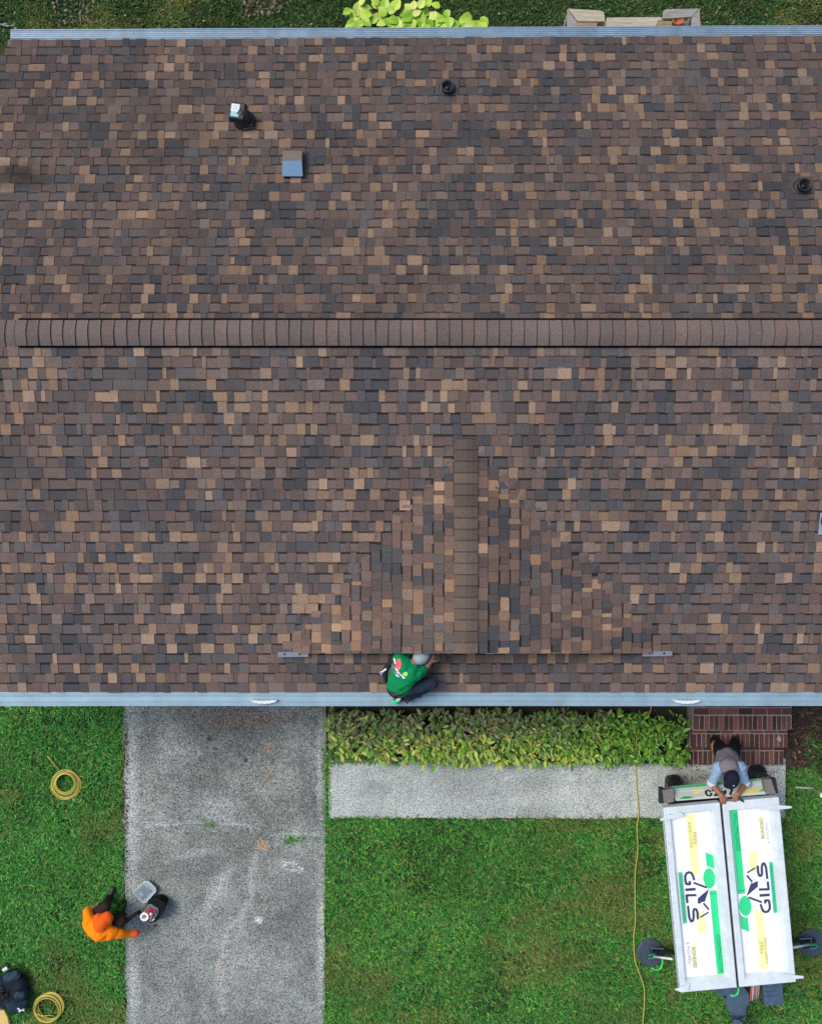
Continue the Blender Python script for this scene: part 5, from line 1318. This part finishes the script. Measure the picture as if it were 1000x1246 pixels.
for i, (x, y, an, L) in enumerate(((180, 1108.6, 20, .085), (184, 1107.6, -35, .08), (188.5, 1109.5, -50, .06), (181.5, 1110.4, 5, .06))):
    tag(obj('pliers', MB().tube([W(x, y, .30) - Vector((math.cos(R(an)), math.sin(R(an)), 0)) * L / 2, W(x, y, .305) + Vector((math.cos(R(an)), math.sin(R(an)), 0)) * L / 2], [.010, .013], 8), red, smooth=True),
        ['red handled tool beside the white tape roll, leftmost in the bag', 'longest red handled tool in the middle of the tool bag', 'short red handled tool at the right rim of the tool bag', 'thin red handled tool just above the tape roll in the bag'][i], 'tool', 'red handled tools in the tool bag')
tag(obj('glue_bottle', MB().lathe(W(184.6, 1112, .29), [(.022, 0), (.024, .03), (.012, .045), (.005, .06)], 14, (.75, .74, .72)), M['paint'], smooth=True), 'small white bottle top between the tools in the tool bag', 'bottle')
for i, (x, y, cl) in enumerate(((183.5, 1117, (176, 140, 90)), (187, 1119.5, (190, 190, 185)), (185.5, 1115.4, (120, 90, 60)))):
    tag(obj('screwdriver', MB().tube([W(x - 1.8, y + 1.4, .30), W(x + 1.2, y - .9, .305)], [.008, .011], 7, lin(cl)), M['paint'], smooth=True), ['tan handled screwdriver lying in the tool bag tray', 'pale grey screwdriver at the bottom corner of the tool bag tray', 'brown screwdriver in the middle of the tool bag tray'][i], 'screwdriver', 'screwdrivers in the tool bag')
ld = thing('plastic_bin', W(176, 1086, .03), 'translucent grey plastic bin lid or tray lying on the driveway above the tool bag', 'bin')
cr4 = [(161.8, 1086), (173.5, 1099), (178, 1098), (190, 1084.5), (189, 1080.5), (180.5, 1073), (176.5, 1073.2)]
qs = [W(x, y, .11) for x, y in cr4]; c_ = sum(qs, Vector()) / len(qs)
clear = simple('cloudy clear plastic', (.30, .36, .39), .3, 0, .08, 20, .05); inner = simple('cloudy plastic floor', (.16, .21, .25), .4, 0, .12, 20, .05)
obj('shell', MB().hull([(q_ - c_) * .94 + c_ - Vector((0, 0, .075)) for q_ in reversed(qs)], list(reversed(qs))), clear, ld, bevel=.006)
obj('rim', MB().tube([q_ + Vector((0, 0, .004)) for q_ in qs], .010, 6, closed=True), simple('pale plastic rim', (.46, .54, .57), .3), ld, smooth=True)
i4 = [(165, 1086.5), (174, 1096.3), (183.5, 1085.8), (175.2, 1076.8)]
qs = [W(x, y, .1125) for x, y in i4]; obj('panel', MB().hull([v - Vector((0, 0, .001)) for v in reversed(qs)], [v + Vector((0, 0, .001)) for v in reversed(qs)]), inner, ld)
r1 = W(168.3, 1088.5, .118); r2 = W(171.5, 1085.8, .118); mm = MB(); mm.tube([r1, r2], .006, 6); mm.tube([r2, W(177.5, 1093, .118)], .006, 6); mm.tube([W(176, 1076.5, .118), W(184.5, 1086, .118)], .007, 6); mm.box(W(172.2, 1089.8, .117), (.055, .018, .006), Matrix.Rotation(R(-48), 3, 'Z'))
obj('rib', mm, simple('pale rib plastic', (.42, .50, .54), .3), ld, smooth=True)

# backpack on the grass, tan box under it
bp = thing('backpack', W(14, 1207, 0), 'bulging black backpack with a small white tick mark lying on the left lawn', 'backpack')
def bpt(x, y, z): return W(x * .09, 1160 + y * .09, z)
blk = lin((26, 34, 44)); blk2 = lin((34, 50, 62))
skin_obj('bag_body', [(bpt(150, 330, .13), .12, bpt(260, 420, .14), .13), (bpt(60, 400, .12), .13, bpt(300, 560, .14), .12), (bpt(180, 600, .13), .14, bpt(230, 700, .13), .13), (bpt(-60, 480, .12), .13, bpt(60, 620, .12), .12), (bpt(300, 620, .12), .09, bpt(280, 720, .11), .08)], (), M['cloth'], bp, blk, .014, 5, .010, 30)
skin_obj('front_pocket', [(bpt(190, 690, .18), .115, bpt(270, 720, .17), .10), (bpt(160, 660, .17), .09, bpt(330, 660, .16), .07)], (), M['cloth'], bp, blk2, .012, 5, .006, 34)
skin_obj('top_pocket', [(bpt(110, 330, .21), .07, bpt(220, 300, .20), .07), (bpt(230, 560, .23), .05, bpt(310, 560, .22), .045)], (), M['cloth'], bp, lin((44, 66, 76)), .012, 5, .008, 50)
st_ = MB()
st_.tube([bpt(10, 260, .2), bpt(60, 190, .25), bpt(110, 150, .24), bpt(125, 190, .22)], .022, 8); obj('handle', st_, M['black'], bp, smooth=True)
sc2 = MB(); rr = random.Random(12)
for k in range(6):
    a = bpt(rr.uniform(30, 160), rr.uniform(440, 600), .29); sc2.tube([a, a + Vector((rr.uniform(-.07, .07), rr.uniform(-.07, .07), .01)), a + Vector((rr.uniform(-.09, .09), rr.uniform(-.09, .09), -.03))], .011, 6)
obj('straps', sc2, M['black'], bp, smooth=True)
tag(obj('name_tag', MB().box(bpt(65, 220, .27), (.080, .042, .012), Matrix.Rotation(R(32), 3, 'Z'), (.62, .62, .70)), M['paint'], bp, bevel=.008))
fp = [o for o in bp.children if o.name.startswith('front_pocket')][0]
tk = [(228, 752), (250, 745), (268, 778), (330, 770), (332, 790), (275, 795), (262, 815), (242, 812), (250, 790)]
drape(fp, 'emblem', [([bpt(x, y, .28) for x, y in reversed(tk)], (.75, .78, .80))], M['paint'], bp, .006)
skin_obj('strap_pad', [(bpt(-40, 650, .1), .06, bpt(40, 720, .1), .05)], (), M['cloth'], bp, lin((60, 74, 84)), .012, 4)
tan = MB(); qs = [W(x, y, .10) for x, y in ((-30, 1231), (5, 1230), (9, 1238), (12, 1252), (10, 1262), (-30, 1262))]; tan.hull([v - Vector((0, 0, .09)) for v in reversed(qs)], list(reversed(qs)), lin((206, 180, 112)))
tag(obj('cardboard_box', tan, M['cloth'], bevel=.01), 'tan box corner at the bottom left below the black backpack', 'box')

# odds and ends on the ground
tag(obj('white_stick', MB().tube([W(967, 958.5, .04), W(980, 959, .05), W(990, 959.5, .04)], .014, 8), simple('pale pipe plastic', (.42, .46, .42), .6), smooth=True), 'short pale stick lying in the grass right of the trailer and steps', 'stick')
tag(obj('white_scrap', MB().ell(W(1001, 968, .04), (.05, .045, .04), None, 10, 6), simple('white scrap', (.75, .78, .76), .6), smooth=True), 'white scrap at the right picture edge near the shrub', 'scrap')
sq = MB(); sq.ell(W(939, 945, .05), (.028, .045, .05)); sq.box(W(937, 950, .04), (.07, .04, .05), Matrix.Rotation(R(20), 3, 'Z'))
tag(obj('crumpled_cup', sq, simple('pale crumpled plastic', (.55, .58, .64), .5), bevel=.004), 'small crumpled pale cup on the walkway by the right end of the trailer tail', 'cup')
tag(obj('dry_leaf', MB().add([W(949 + x, 898 + y, .312 + z * .01) for x, y, z in ((-4, 1, 0), (-1, -3, 1), (1, 0, 0), (1, 5, 1), (-2, 4, .5))], [(0, 4, 3, 2, 1)], lin((190, 160, 140))), M['leaf']), 'pale dry leaf lying on the right side of the middle brick tread', 'leaf')
tw = MB()
for k in range(7):
    a = W(rd.uniform(0, 18), rd.uniform(28, 38), .08); tw.tube([a, a + Vector((rd.uniform(-.12, .16), rd.uniform(-.05, .05), .02))], .007, 5)
tag(obj('twigs', tw, simple('pale twig bark', (.28, .31, .28), .8)), 'small heap of pale twigs on the grass at the left end of the back gutter', 'twigs')
bs = MB()
for (x0, y0, x1, y1) in ((396, 902, 384, 908), (412, 905, 396, 919), (412, 902, 388, 912), (408, 868, 399, 864), (433, 866, 436, 855)):
    bs.tube([W(x0, y0, .22), W((x0 + x1) / 2, (y0 + y1) / 2 - 1.5, .20), W(x1, y1, .10)], [.006, .005, .002], 5, lin((150, 170, 110)))
tag(obj('long_grass_blades', bs, M['leaf'], border), kind=None)
